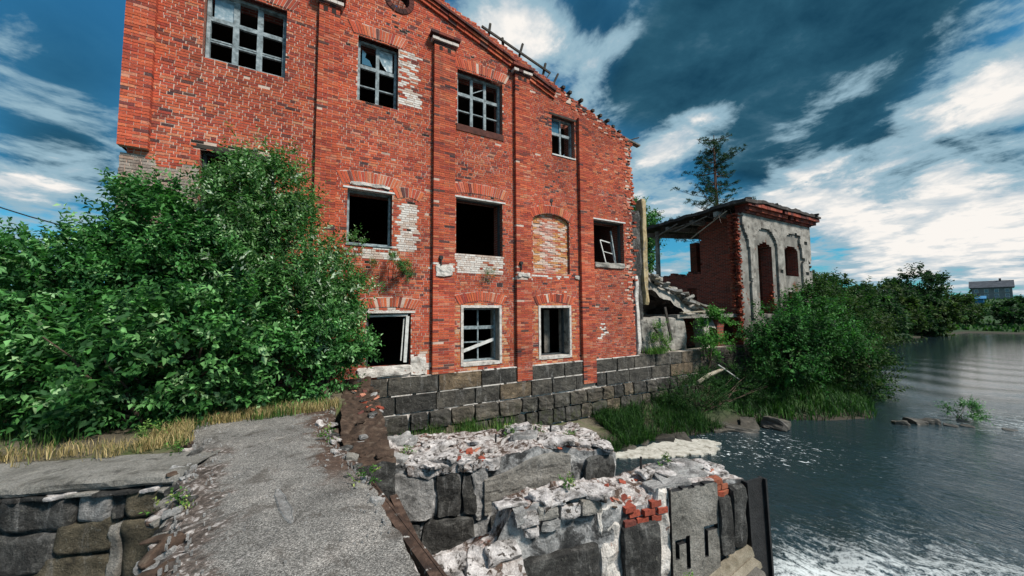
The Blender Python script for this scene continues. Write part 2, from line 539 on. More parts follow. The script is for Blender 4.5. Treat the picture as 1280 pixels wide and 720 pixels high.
def leaf_mat(name, trans=0.35, rough=0.5):
    m, t, b = mat_new(name)
    c = t.node('ShaderNodeAttribute', attribute_name='Col').outputs['Color']
    t.put(b.inputs['Base Color'], c)
    b.inputs['Roughness'].default_value = rough
    b.inputs['Specular IOR Level'].default_value = 0.2
    tr = t.node('ShaderNodeBsdfTranslucent')
    t.put(tr.inputs[0], t.mix(1.0, c, (0.9, 1.15, 0.65), 'MULTIPLY'))
    mx = t.node('ShaderNodeMixShader')
    mx.inputs[0].default_value = trans
    t.l.new(b.outputs[0], mx.inputs[1])
    t.l.new(tr.outputs[0], mx.inputs[2])
    o = [n for n in t.n if n.type == 'OUTPUT_MATERIAL'][0]
    t.l.new(mx.outputs[0], o.inputs[0])
    return m


M_LEAF = leaf_mat('leaf', 0.35, 0.68)
M_GRASS = leaf_mat('grass_blade', 0.3, 0.6)


def slab_mat():
    m, t, b = mat_new('exposed_aggregate_concrete')
    p = pos(t)
    v = t.voro(p, 150, 'F1', 1)
    sp = t.node('ShaderNodeSeparateColor')
    t.l.new(v, sp.inputs[0])
    c = t.ramp(sp.outputs[0], [(0.0, (0.06, 0.058, 0.056)), (0.35, (0.15, 0.145, 0.138)), (0.7, (0.25, 0.242, 0.23)), (1.0, (0.44, 0.42, 0.40))])
    c = t.mix(0.6, c, t.ramp(t.noise(p, 210, 3, 0.7), [(0.3, (0.2, 0.2, 0.2)), (0.65, (1.3, 1.3, 1.3))]), 'MULTIPLY')
    c = t.mix(0.8, c, t.ramp(t.noise(p, 1.9, 8, 0.66, 0.5), [(0.3, (0.42, 0.41, 0.40)), (0.5, (0.95, 0.94, 0.92)), (0.7, (1.5, 1.45, 1.4))]), 'MULTIPLY')
    big = t.noise(p, 2.6, 7, 0.66, 0.5)
    c = t.mix(t.m('MULTIPLY', t.step(big, 0.53, 0.66), 0.62), c, (0.06, 0.05, 0.042))
    c = t.mix(t.m('MULTIPLY', t.step(t.noise(p, 3.8, 7, 0.7, 0.3), 0.64, 0.72), 0.6), c, (0.5, 0.46, 0.45))
    # soil and moss creeping in from the broken sides (a stain with its own shape)
    sx = t.node('ShaderNodeSeparateXYZ')
    t.l.new(p, sx.inputs[0])
    right = t.m('SUBTRACT', sx.outputs[0], t.m('SUBTRACT', -0.08, t.m('MULTIPLY', t.m('ADD', sx.outputs[1], 3.4), 0.085)))
    near = t.step(t.m('ADD', sx.outputs[1], t.m('MULTIPLY', t.noise(p, 4, 6), 0.8)), -6.0, -5.2)
    e = t.m('MULTIPLY', t.step(t.m('ADD', right, t.m('MULTIPLY', t.m('SUBTRACT', t.noise(p, 3.5, 9, 0.72, 0.4), 0.5), 1.3)), -0.06, 0.16), near)
    c = t.mix(t.m('MULTIPLY', e, 0.92), c, t.ramp(t.noise(p, 22, 6, 0.7), [(0.35, (0.035, 0.02, 0.014)), (0.6, (0.10, 0.06, 0.042)), (0.68, (0.5, 0.45, 0.44))]))
    left = t.m('SUBTRACT', t.m('SUBTRACT', -1.02, t.m('MULTIPLY', t.m('ADD', sx.outputs[1], 3.4), 0.165)), sx.outputs[0])
    e2 = t.m('MULTIPLY', t.step(t.m('ADD', left, t.m('MULTIPLY', t.m('SUBTRACT', t.noise(p, 3.2, 9, 0.74, 0.4), 0.5), 1.5)), -0.06, 0.18), t.m('SUBTRACT', 1.0, t.step(sx.outputs[1], -4.6, -3.9)))
    c = t.mix(t.m('MULTIPLY', e2, 0.9), c, t.ramp(t.noise(p, 17, 6, 0.7, 0.4), [(0.40, (0.03, 0.022, 0.018)), (0.55, (0.13, 0.1, 0.085)), (0.62, (0.5, 0.46, 0.44))]))
    wn = t.node('ShaderNodeTexNoise')
    t.put(wn.inputs['Vector'], p)
    wn.inputs['Scale'].default_value = 2.2
    wn.inputs['Detail'].default_value = 7
    cr = t.voro(t.v('ADD', p, t.v('SCALE', wn.outputs[1], None, 0.55)), 0.62, 'DISTANCE_TO_EDGE')
    crack = t.m('SUBTRACT', 1.0, t.step(cr, 0.002, 0.009))
    c = t.mix(t.m('MULTIPLY', crack, t.m('MULTIPLY', t.step(t.noise(p, 1.3, 3), 0.48, 0.62), 0.6)), c, (0.05, 0.045, 0.04))
    c = t.mix(t.m('MULTIPLY', t.step(t.noise(p, 8, 8, 0.75, 0.3), 0.56, 0.66), 0.6), c, (0.065, 0.06, 0.053))
    t.put(b.inputs['Base Color'], c)
    b.inputs['Roughness'].default_value = 0.9
    h = t.m('ADD', t.m('MULTIPLY', t.voro(p, 150), -0.6), t.m('MULTIPLY', t.noise(p, 7, 7, 0.65), 1.6))
    bump(t, b, h, 0.8, 0.012)
    return m


M_SLAB = slab_mat()


def rubble_mat():
    """broken pier tops: white flaking lime, brown soil, crumbs of red brick"""
    m, t, b = mat_new('lime_soil_and_brick_crumbs')
    p = pos(t)
    v = t.voro(p, 17, 'F1', 1)
    sp = t.node('ShaderNodeSeparateColor')
    t.l.new(v, sp.inputs[0])
    flake = t.m('ADD', t.m('MULTIPLY', sp.outputs[0], 0.20), t.m('ADD', 0.06, t.m('MULTIPLY', t.noise(p, 5, 11, 0.74, 0.7), 0.92)))
    c = t.ramp(flake, [(0.40, (0.03, 0.02, 0.016)), (0.53, (0.10, 0.068, 0.052)), (0.60, (0.32, 0.28, 0.265)), (0.70, (0.56, 0.52, 0.50)), (0.9, (0.68, 0.64, 0.61))])
    red = t.m('MULTIPLY', t.step(t.noise(p, 2.7, 7, 0.68, 0.3), 0.57, 0.66), t.step(t.noise(p, 19, 5, 0.7), 0.50, 0.60))
    c = t.mix(t.m('MULTIPLY', red, 0.8), c, (0.34, 0.085, 0.05))
    edge = t.step(t.voro(p, 17, 'DISTANCE_TO_EDGE'), 0.0, 0.09)
    c = t.mix(t.m('MULTIPLY', t.m('SUBTRACT', 1.0, edge), 0.3), c, (0.03, 0.022, 0.02))
    c = t.mix(0.5, c, t.ramp(t.noise(p, 60, 4, 0.7), [(0.3, (0.35, 0.35, 0.35)), (0.7, (1.2, 1.2, 1.2))]), 'MULTIPLY')
    t.put(b.inputs['Base Color'], c)
    b.inputs['Roughness'].default_value = 0.95
    bump(t, b, t.m('ADD', t.m('MULTIPLY', flake, 1.0), t.m('MULTIPLY', t.noise(p, 30, 8, 0.7), 0.6)), 0.9, 0.04)
    return m


M_RUBBLE = rubble_mat()


def pier_mat():
    """pier sides: pale lime wash broken by black damp"""
    m, t, b = mat_new('lime_streaked_masonry')
    p = pos(t)
    n = t.noise(p, 3.1, 9, 0.68, 0.6)
    c = t.ramp(n, [(0.30, (0.015, 0.016, 0.018)), (0.44, (0.07, 0.07, 0.07)), (0.52, (0.30, 0.30, 0.30)), (0.63, (0.55, 0.54, 0.53)), (0.8, (0.68, 0.66, 0.64))])
    c = t.mix(0.5, c, t.ramp(t.noise(p, 40, 4, 0.7), [(0.3, (0.35, 0.35, 0.35)), (0.7, (1.2, 1.2, 1.2))]), 'MULTIPLY')
    t.put(b.inputs['Base Color'], c)
    b.inputs['Roughness'].default_value = 0.92
    bump(t, b, t.noise(p, 17, 9, 0.7), 0.9, 0.04)
    return m


M_PIER = pier_mat()


def ground_mat():
    m, t, b = mat_new('earth_and_turf')
    p = pos(t)
    c = t.ramp(t.noise(p, 0.7, 9, 0.66, 0.4), [(0.3, (0.055, 0.045, 0.032)), (0.5, (0.14, 0.12, 0.085)), (0.62, (0.07, 0.095, 0.03)), (0.8, (0.05, 0.11, 0.03))])
    sx = t.node('ShaderNodeSeparateXYZ')
    t.l.new(p, sx.inputs[0])
    far = t.step(t.m('ADD', sx.outputs[0], t.m('MULTIPLY', sx.outputs[1], 0.4)), 8.0, 16.0)
    c = t.mix(far, c, t.ramp(t.noise(p, 0.22, 8, 0.62, 0.4), [(0.3, (0.014, 0.032, 0.012)), (0.55, (0.030, 0.070, 0.022)), (0.75, (0.07, 0.11, 0.035))]))
    low = t.m('SUBTRACT', 1.0, t.step(sx.outputs[2], -2.6, -2.2))
    c = t.mix(low, c, (0.05, 0.042, 0.033))
    c = t.mix(0.5, c, t.ramp(t.noise(p, 25, 5, 0.7), [(0.3, (0.4, 0.4, 0.4)), (0.7, (1.25, 1.25, 1.25))]), 'MULTIPLY')
    t.put(b.inputs['Base Color'], c)
    b.inputs['Roughness'].default_value = 0.95
    bump(t, b, t.noise(p, 9, 9, 0.7), 0.8, 0.05)
    return m


M_GROUND = ground_mat()


def water_mat():
    m, t, b = mat_new('river_water')
    p = pos(t)
    b.inputs['Base Color'].default_value = (0.014, 0.027, 0.033, 1)
    b.inputs['IOR'].default_value = 1.42
    b.inputs['Specular IOR Level'].default_value = 0.75
    # wave relief: long ripples drawn across the current plus fine chop
    q0 = t.node('ShaderNodeMapping')
    q0.inputs['Rotation'].default_value = (0, 0, rad(28))
    q0.inputs['Scale'].default_value = (1.9, 0.85, 1.0)
    t.l.new(p, q0.inputs[0])
    q = q0.outputs[0]
    h1 = t.noise(q, 1.5, 5, 0.6, 0.9)
    h2 = t.noise(q, 3.6, 4, 0.6, 1.0)
    h3 = t.noise(p, 0.28, 3, 0.5, 0.3)

    def around(x, y, r):
        dd = t.v('DISTANCE', p, (x, y, -2.6))
        return t.m('EXPONENT', t.m('MULTIPLY', t.m('MULTIPLY', dd, dd), -1.0 / (r * r)))
    rough_w = t.m('ADD', t.m('ADD', around(8.4, -9.2, 2.3), around(6.6, -7.6, 1.3)), t.m('MULTIPLY', around(22.5, -8.2, 3.2), 0.6), clamp=True)
    specks = t.m('ADD', around(11.4, -3.4, 1.6), around(13.0, -4.2, 2.2), clamp=True)
    hh = t.m('ADD', t.m('ADD', t.m('MULTIPLY', h1, 0.8), t.m('MULTIPLY', h2, 0.6)), t.m('ADD', t.m('MULTIPLY', h3, 0.8), t.m('MULTIPLY', t.m('MULTIPLY', h1, rough_w), 1.6)))
    fn = t.m('ADD', t.m('MULTIPLY', t.noise(t.v('MULTIPLY', q, (0.8, 1.2, 1)), 2.0, 6, 0.65, 1.4), 0.55), t.m('MULTIPLY', t.noise(p, 17, 6, 0.75, 0.5), 0.45))
    f_rapid = t.m('MULTIPLY', t.step(t.m('ADD', fn, t.m('MULTIPLY', rough_w, 0.16)), 0.55, 0.70), t.m('MULTIPLY', rough_w, 0.85))
    fs = t.noise(t.v('MULTIPLY', q, (1.6, 2.6, 1)), 2.6, 6, 0.7, 0.8)
    f_speck = t.m('MULTIPLY', t.step(t.m('ADD', fs, t.m('MULTIPLY', specks, 0.10)), 0.68, 0.76), specks)
    foam = t.m('MAXIMUM', f_rapid, f_speck)
    sxw = t.node('ShaderNodeSeparateXYZ')
    t.l.new(p, sxw.inputs[0])
    calm = t.m('SUBTRACT', 1.0, t.m('MULTIPLY', t.step(sxw.outputs[0], 12.0, 32.0), 0.80))   # smoother above the line of rocks
    bump(t, b, t.m('MULTIPLY', hh, calm), 0.7, 0.062)
    b.inputs['Roughness'].default_value = 0.05
    df = t.node('ShaderNodeBsdfDiffuse')
    df.inputs[0].default_value = (0.62, 0.67, 0.68, 1)
    mx = t.node('ShaderNodeMixShader')
    t.put(mx.inputs[0], foam)
    t.l.new(b.outputs[0], mx.inputs[1])
    t.l.new(df.outputs[0], mx.inputs[2])
    o = [n for n in t.n if n.type == 'OUTPUT_MATERIAL'][0]
    t.l.new(mx.outputs[0], o.inputs[0])
    return m


M_WATER = water_mat()
M_FOAM = noisy('river_scum_foam', [(0.3, (0.24, 0.23, 0.19)), (0.5, (0.46, 0.445, 0.395)), (0.7, (0.58, 0.57, 0.52))], 5, bscale=30, bdist=.03, second=(6, 0.54, 0.66, (0.2, 0.185, 0.15)))

# ------------------------------------------------------------------ terrain and water
SHX = np.array([-400, 0.6, 4.0, 7.0, 8.3, 10.2, 11.9, 15, 17, 19.0, 20.2, 24.8, 32, 40, 56, 73, 92, 106, 2500])
SHY = np.array([-3.3, -3.3, -3.0, -2.3, -1.95, -1.9, -2.45, -2.6, -3.6, -4.6, -4.2, -2.5, 0.0, 2.2, 6.6, 7.2, 6.0, 5.5, 5.5])


def sstep(a, lo, hi):
    t = np.clip((a - lo) / (hi - lo), 0, 1)
    return t * t * (3 - 2 * t)


def vnoise(x, y, seed=0):
    r = np.zeros_like(x)
    rng = np.random.RandomState(seed)
    for k in range(7):
        fx, fy = rng.uniform(-1, 1, 2)
        ph = rng.uniform(0, 6.28)
        r += np.sin(x * fx * (0.6 + k * 0.5) + y * fy * (0.6 + k * 0.5) + ph) / (1 + k * 0.5)
    return r / 4


def ground_h(x, y):
    x = np.asarray(x, float)
    y = np.asarray(y, float)
    s = y - np.interp(x, SHX, SHY)
    n = vnoise(x * 1.3, y * 1.3, 3)
    slope = np.where(x < 27, 0.34, 0.22)
    cap = np.where(x < 9, np.interp(x, [3.6, 6.2], [-1.55, -2.12]), np.where(x < 27, np.interp(x, [9, 13], [-2.0, -1.3]), 0.0))
    h = np.where(s > 0, np.minimum(-2.68 + slope * s, cap + 0.012 * np.maximum(s, 0)), -2.68 + np.maximum(s * 0.5, -1.0))
    h = h + n * 0.05
    # far bank
    s2 = x - (99 + 0.8 * (2 - y) * (y < 2) * 0.5 - 0.3 * np.maximum(y - 2, 0))
    h2 = np.where(s2 > 0, np.minimum(-2.68 + 0.075 * s2, 4.2 + 0.004 * s2), -3.6)
    h = np.maximum(h, np.where(x > 60, h2, -9))
    # bank across the river, out of view to the right
    s3 = -62 - y + 0.05 * x
    h = np.maximum(h, np.where(s3 > 0, np.minimum(-2.68 + 0.12 * s3, 2.5), -9))
    # level ground behind the mill frontage, and the yard on the left
    h = np.where((y > 0.25) & (x < 27.2), np.where(x < 11.5, -0.06, -0.25 + n * 0.04), h)
    yard = (x < 0.62) & (y > np.where(x < -1.3, -4.35 - 0.364 * (x + 2.54), -2.95 + 0.0 * x))
    h = np.where(yard, -0.035 + n * 0.03, h)
    void = (x < 0.8) & (~yard) & (y < 0.2)
    h = np.where(void, np.where(y > -40, -3.3, h), h)
    return h


def axis(lo, a, b, hi, st):
    core = np.arange(a, b + 1e-6, st)
    left, right = [], []
    k, dd = a, st
    while k > lo:
        dd *= 1.16
        k -= dd
        left.append(k)
    k, dd = b, st
    while k < hi:
        dd *= 1.06 if k < 130 else 1.2
        k += dd
        right.append(k)
    return np.array(left[::-1] + list(core) + right)


gx = axis(-1800, -7, 30, 2500, 0.2)
gy = axis(-1800, -9, 4, 2500, 0.2)
X, Y = np.meshgrid(gx, gy, indexing='ij')
Z = ground_h(X, Y)
nx, ny = X.shape
V = np.stack([X, Y, Z], -1).reshape(-1, 3)
I = (np.arange(nx - 1)[:, None] * ny + np.arange(ny - 1)[None, :]).ravel()
F = np.stack([I, I + ny, I + ny + 1, I + 1], -1)
g = link('ground', mesh_np('ground', V, F, M_GROUND))
g.data.polygons.foreach_set('use_smooth', np.ones(len(g.data.polygons), dtype=bool))
tag(g, kind='structure')


def gz(x, y):
    return float(ground_h(np.array([x]), np.array([y]))[0])


wx = axis(-600, 3, 30, 2400, 0.25)
wy = axis(-900, -14, 0, 60, 0.25)
X, Y = np.meshgrid(wx, wy, indexing='ij')
amp = np.exp(-((X - 8) ** 2 + (Y + 8.6) ** 2) / 9.0)
Z = -2.6 + amp * 0.10 * np.sin(X * 3.1 + 1.3 * np.sin(Y * 2.2)) * np.sin(Y * 2.7 + X) + 0.015 * np.sin(X * 1.7 + np.sin(Y)) * (np.hypot(X, Y) < 60)
nx, ny = X.shape
V = np.stack([X, Y, Z], -1).reshape(-1, 3)
I = (np.arange(nx - 1)[:, None] * ny + np.arange(ny - 1)[None, :]).ravel()
w = link('river_water', mesh_np('river_water', V, np.stack([I, I + ny, I + ny + 1, I + 1], -1), M_WATER))
w.data.polygons.foreach_set('use_smooth', np.ones(len(w.data.polygons), dtype=bool))
tag(w, kind='structure')

# ------------------------------------------------------------------ the mill: brick facade in the plane Y = 0
R = random.Random(11)
XL, XR, ZB = -3.45, 11.2, -0.12
CH = 0.064                              # one course
BL = 0.218                              # a stretcher with its joint
OPEN = dict(big=(-2.25, -0.69, 7.33, 9.05), two=(0.93, 1.98, 7.24, 9.04), three=(3.73, 5.28, 7.3, 9.05), four=(7.23, 8.25, 7.12, 8.54),
            hid=(-2.2, -0.82, 3.4, 5.22), a2=(0.75, 1.87, 3.38, 4.84), b2=(3.70, 5.26, 3.37, 5.05), d2=(9.04, 10.6, 3.40, 5.03),
            ag=(1.27, 2.41, 0.18, 1.6), bg=(3.93, 5.13, 0.1, 1.73), cg=(6.65, 7.86, 0.11, 1.73))
BLOCK = (6.40, 7.93, 2.86, 4.95)        # blind window, walled up a little behind the face
VENT = (1.98, 10.5, 0.3)


def ztop(x):
    return 11.07 - 0.333 * (x - 3.3) if x > 1.98 else 11.51 - 0.333 * (1.98 - x)


def xspan(z):
    """where the wall's outline starts and ends on a course"""
    r = random.Random(int(z * 1000))
    l = XL + (0.10 if 4.85 < z < 4.97 else 0.0) + r.uniform(0, 0.015)
    rr = XR - (.10 if z < 6 else 0) + r.uniform(-0.14, 0.04) * (1 if z > 1.5 else 0.15) - (0.16 if 7.3 < z < 7.6 else 0)
    if z > 8.2:
        rr = min(rr, 3.3 + (11.07 - z) / 0.333 + r.uniform(-0.12, 0.05))
    if z > 9.6:
        l = max(l, 1.98 - (11.51 - z) / 0.333)
    return l, rr


def holes(z):
    hs = []
    for (x0, x1, z0, z1) in OPEN.values():
        if z0 - 0.02 < z < z1:
            hs.append((x0, x1))
    x0, x1, z0, z1 = BLOCK
    if z0 < z < z1:
        c = (x0 + x1) / 2
        k = 0.0
        if z > z1 - 0.28:
            k = (x1 - x0) / 2 * (1 - math.sqrt(max(0, 1 - ((z - (z1 - 0.28)) / 0.28) ** 2)))
        hs.append((x0 + k, x1 - k))
    if abs(z - VENT[1]) < VENT[2]:
        k = math.sqrt(VENT[2] ** 2 - (z - VENT[1]) ** 2)
        hs.append((VENT[0] - k, VENT[0] + k))
    return sorted(hs)


def spans(z, a, b):
    out_, k = [], a
    for h0, h1 in holes(z):
        if h1 <= a or h0 >= b:
            continue
        if h0 > k:
            out_.append((k, h0))
        k = max(k, h1)
    if k < b:
        out_.append((k, b))
    return out_


PAL = [((.43, .085, .042), 34), ((.37, .070, .038), 22), ((.50, .118, .055), 18), ((.28, .052, .034), 10), ((.47, .16, .09), 6), ((.17, .045, .036), 3), ((.10, .048, .042), 1), ((.50, .21, .13), 1.5)]
PALW = [c for c, k in PAL for _ in range(int(k * 2))]
WHITES = [(.62, .57, .53), (.66, .62, .58), (.55, .49, .45), (.50, .40, .34)]
PATCH = [(2.00, 2.56, 7.46, 9.05, 0.62), (2.04, 2.56, 3.30, 4.62, 0.97), (3.68, 5.28, 2.76, 3.36, 0.93), (0.70, 2.0, 3.02, 3.38, 0.7), (2.98, 3.62, 2.72, 3.0, 0.5),
         (5.66, 6.3, 2.62, 2.85, 0.5), (6.3, 8.0, 2.66, 2.84, 0.3), (1.3, 2.9, -0.2, 0.2, 0.6), (2.42, 2.9, -0.1, 0.6, 0.45), (0.6, 2.45, 1.6, 1.78, 0.6), (9.2, 9.7, 0.5, 1.2, 0.25)]


def brick_col(x, z, r):
    for (x0, x1, z0, z1, p) in PATCH:
        if x0 <= x <= x1 and z0 <= z <= z1:
            # white limewash, ragged towards the edges of its patch
            if r.random() < p:
                return r.choice(WHITES)
    if z < 4.9 and x < -1.0 and z + 0.5 * noise.noise(Vector((x * 1.3, z * 1.3, 3))) < 4.86:
        return r.choice([(.30, .26, .22), (.36, .31, .27), (.25, .21, .18), (.33, .23, .18)])
    # orange surrounds of the lower windows
    for k in ('bg', 'cg'):
        x0, x1, z0, z1 = OPEN[k]
        if x0 - 0.28 < x < x1 + 0.28 and z0 - 0.2 < z < z1 + 0.12 and r.random() < 0.55:
            return r.choice([(.50, .17, .06), (.46, .13, .05), (.55, .25, .12), (.5, .3, .18)])
    c = r.choice(PALW)
    k = 1.0 + 0.24 * noise.noise(Vector((x * 0.45, z * 0.45, 9.1)))
    if z > 8.0 and x > 6.5:
        k *= 0.85
    burnt = noise.noise(Vector((x * 0.9, z * 1.4, 17.0)))
    if burnt > 0.32 and r.random() < 0.22:
        c = r.choice([(.12, .040, .036), (.065, .035, .036), (.2, .05, .035)])
    # runs of dirt below the sills and under the gable cornice
    for (x0, x1, z0, z1) in OPEN.values():
        if x0 - .12 < x < x1 + .12 and 0 < z0 - z < 1.3:
            k *= 1 - .40 * max(0, .35 + noise.noise(Vector((x * 5.5, z * .5, 21)))) * (1 - (z0 - z) / 1.3)
    dtop = ztop(x) - z
    if dtop < 1.6:
        k *= 1 - .28 * max(0, .45 + noise.noise(Vector((x * 2.2, z * .6, 33)))) * (1 - dtop / 1.6)
    if z < 1.0:
        k *= 1 - .3 * max(0, .3 + noise.noise(Vector((x * 1.5, z * 1.5, 41))))
    return tuple(min(1, v * k * r.uniform(0.93, 1.07)) for v in c)


mill = empty('brick_mill', 'tall ruined red brick mill with a gabled front and empty broken windows', 'building', (4, 5, 0))
MILLOFF = (-4, -5, 0)

mort = MB()
brk = MB()
singles = []
row = 0
z = ZB
while z < 11.5:
    zc_ = z + CH / 2
    l, rr = xspan(zc_)
    if rr - l < 0.15:
        break
    r = random.Random(row * 7 + 1)
    for (a, b) in spans(zc_, l, rr):
        # backing of mortar with the wall's full thickness
        y0 = 0.001
        last = (b > rr - 0.01)
        mort.face([(a, y0, z), (b, y0, z), (b, y0, z + CH), (a, y0, z + CH)], 0)
        mort.face([(b, y0, z), (b, 0.62, z), (b, 0.62, z + CH), (b, y0, z + CH)], 1)
        mort.face([(a, 0.62, z), (a, y0, z), (a, y0, z + CH), (a, 0.62, z + CH)], 1)
        mort.face([(b, 0.62, z), (a, 0.62, z), (a, 0.62, z + CH), (b, 0.62, z + CH)], 1)
        # bricks of the course
        off = (row % 2) * BL / 2 + (BL / 4 if row % 3 == 2 else 0) + r.uniform(-.012, .012)
        head = row % 5 == 2
        L = BL / 2 if head else BL
        k = math.floor((a - XL - off) / L)
        x = XL + off + k * L
        while x < b - 0.02:
            w_ = (L if head or r.random() > 0.24 else BL / 2)
            x0, x1 = max(x, a), min(x + w_, b)
            x += w_
            if x1 - x0 < 0.045:
                continue
            cx_ = (x0 + x1) / 2
            edge = zc_ > ztop(cx_) - 0.5 and cx_ > 7.2 or cx_ > 10.7 and zc_ > 2
            miss = 0.10 if edge else 0.006
            under = -2.3 < cx_ < -0.6 and 6.95 < zc_ < 7.33 or 3.7 < cx_ < 5.3 and 6.95 < zc_ < 7.25
            if under:
                miss = 0.12
            if -2.3 < cx_ < -0.7 and 5.22 < zc_ < 5.36:
                miss = 0.75
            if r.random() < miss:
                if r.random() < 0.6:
                    brk.box(x0, x1, 0.0, 0.0005, z + 0.004, z + CH - 0.004, 0, (.02, .014, .012), skip=(0, 1, 3, 4, 5))  # flat dark face painted as the shade of an empty brick hole
                continue
            jy = r.uniform(-0.004, 0.004) + (r.uniform(-0.02, 0.012) if edge else 0)
            g0 = r.uniform(0.005, 0.010)
            zz0, zz1 = z + r.uniform(0.005, 0.008), z + CH - r.uniform(0.005, 0.008)
            bx0 = x0 + (g0 if x0 > a + 1e-4 else 0.001)
            bx1 = x1 - (g0 if x1 < b - 1e-4 else 0.001)
            c = brick_col(cx_, zc_, r)
            rec = (bx0, bx1, -0.008 + jy, zz0, zz1, c)
            vis = 0
            if bx1 - bx0 > 0.18:
                p0, p1, p2 = px((bx0, 0, zz0)), px((bx1, 0, zz0)), px((bx0, 0, zz1))
                hidden = (zc_ < 5.3 and cx_ < 0.4) or not (20 < p0[0] < 1260 and 4 < p0[1] < 716)
                pil = any(pa - 0.2 < cx_ < pb + 0.2 for pa, pb in ((-3.45, -3.0), (0, .48), (2.98, 3.62), (5.7, 6.25), (8.36, 8.95)))
                if not hidden and not pil:
                    vis = abs((p1[0] - p0[0]) * (p2[1] - p0[1]) - (p1[1] - p0[1]) * (p2[0] - p0[0]))
            singles.append((vis, rec))
    z += CH
    row += 1
# top edge of the wall, closed
for k in range(40):
    pass
wall = mort.build('wall', [M_MORTAR, M_REVEAL], mill, loc=MILLOFF)
singles.sort(key=lambda q: -q[0])
pick, rest = singles[:300], singles[300:]
rb = random.Random(5)
bmeshes = []
for k in range(4):
    b_ = MB()
    e = 0.004
    # unit brick with a worn front edge
    f = [(-.5 + rb.uniform(0, .02), -.5, -.5 + rb.uniform(0, .06)), (.5 - rb.uniform(0, .02), -.5, -.5 + rb.uniform(0, .06)), (.5 - rb.uniform(0, .02), -.5, .5 - rb.uniform(0, .06)), (-.5 + rb.uniform(0, .02), -.5, .5 - rb.uniform(0, .06))]
    b_.hexa([f[0], f[1], (.5, .5, -.5), (-.5, .5, -.5), f[3], f[2], (.5, .5, .5), (-.5, .5, .5)])
    bmeshes.append(b_.mesh('brick', M_BRICK_OBJ))
for i, (_, (x0, x1, y0, z0, z1, c)) in enumerate(pick):
    link('brick', bmeshes[i % 4], wall, loc=((x0 + x1) / 2, (y0 + 0.05) / 2, (z0 + z1) / 2), scale=(x1 - x0, 0.05 - y0, z1 - z0), color=c)
for (_, (x0, x1, y0, z0, z1, c)) in rest:
    brk.box(x0, x1, y0, 0.04, z0, z1, 0, c, skip=(4,))
o = brk.build('brickwork', M_BRICK, mill, loc=MILLOFF)
tag(o, kind='stuff')

# infill of the blind window, walled up 9 cm back in ochre and pink bricks
bl = MB()
x0, x1, z0, z1 = BLOCK
bl.face([(x0 - .05, .10, z0), (x1 + .05, .10, z0), (x1 + .05, .10, z1), (x0 - .05, .10, z1)], 1)
z = z0
row = 0
while z < z1:
    x = x0 - (row % 2) * BL / 2
    while x < x1:
        a, b = max(x, x0), min(x + BL, x1)
        if b - a > 0.05:
            c = R.choice([(.50, .21, .08), (.52, .26, .10), (.46, .16, .08), (.52, .30, .22), (.58, .44, .36), (.42, .11, .06)])
            if noise.noise(Vector((a * 1.5, z * 1.5, 4))) > 0.1 and a < 7.2:
                c = R.choice([(.60, .48, .42), (.5, .27, .22), (.48, .2, .15)])
            yy = .09 + R.uniform(-.012, .012)
            bl.box(a + .005, b - .005, yy, .14, z + .005, z + CH - .005, 0, c, skip=(4,))
        x += BL
    z += CH
    row += 1
bl.build('blind_window', [M_BRICK, M_MORTAR], mill, loc=MILLOFF)


# ---- brick arches over the openings
def arch(x0, x1, zb, h, rise, name='brick_arch', lean=0.30, y=-0.024):
    m_ = MB()
    n = max(5, int((x1 - x0) / 0.068))
    cxm = (x0 + x1) / 2
    for i in range(n):
        t0, t1 = i / n, (i + 1) / n
        q0, q1 = zb + rise * (1 - (2 * t0 - 1) ** 2), zb + rise * (1 - (2 * t1 - 1) ** 2)
        X0, X1 = x0 + (x1 - x0) * t0, x0 + (x1 - x0) * t1
        m_.hexa([(X0, y + .012, q0 - .01), (X1, y + .012, q1 - .01), (X1, .05, q1 - .01), (X0, .05, q0 - .01), (X0 + (t0 - .5) * lean, y + .012, q0 + h + .012), (X1 + (t1 - .5) * lean, y + .012, q1 + h + .012), (X1 + (t1 - .5) * lean, .05, q1 + h + .012), (X0 + (t0 - .5) * lean, .05, q0 + h + .012)], 1)
        if R.random() < 0.03:
            continue
        a, b = x0 + (x1 - x0) * t0 + .008, x0 + (x1 - x0) * t1 - .008
        za = zb + rise * (1 - (2 * t0 - 1) ** 2)
        zb_ = zb + rise * (1 - (2 * t1 - 1) ** 2)
        la, lb = (t0 - .5) * lean, (t1 - .5) * lean
        hh = h + R.uniform(-.02, .02)
        yy = y + R.uniform(-.006, .006)
        c = R.choice(PALW)
        c = tuple(v * R.uniform(.95, 1.2) for v in c)
        m_.hexa([(a, yy, za), (b, yy, zb_), (b, .05, zb_), (a, .05, za), (a + la, yy, za + hh), (b + lb, yy, zb_ + hh), (b + lb, .05, zb_ + hh), (a + la, .05, za + hh)], 0, c)
    m_.build(name, [M_BRICK, M_MORTAR], mill, loc=MILLOFF)


for k, rise, h in (('big', .03, .30), ('two', .03, .30), ('three', .03, .30), ('a2', .10, .30), ('b2', .10, .30), ('bg', .13, .27), ('cg', .12, .27), ('ag', .08, .25)):
    x0, x1, z0, z1 = OPEN[k]
    arch(x0 - .12, x1 + .12, z1 + .02 + (0.06 if rise > .05 else 0), h, rise)
arch(2.0, 2.6, 4.72, .26, .08)
arch(BLOCK[0] - .1, BLOCK[1] + .1, BLOCK[3] - .24, .27, .26)


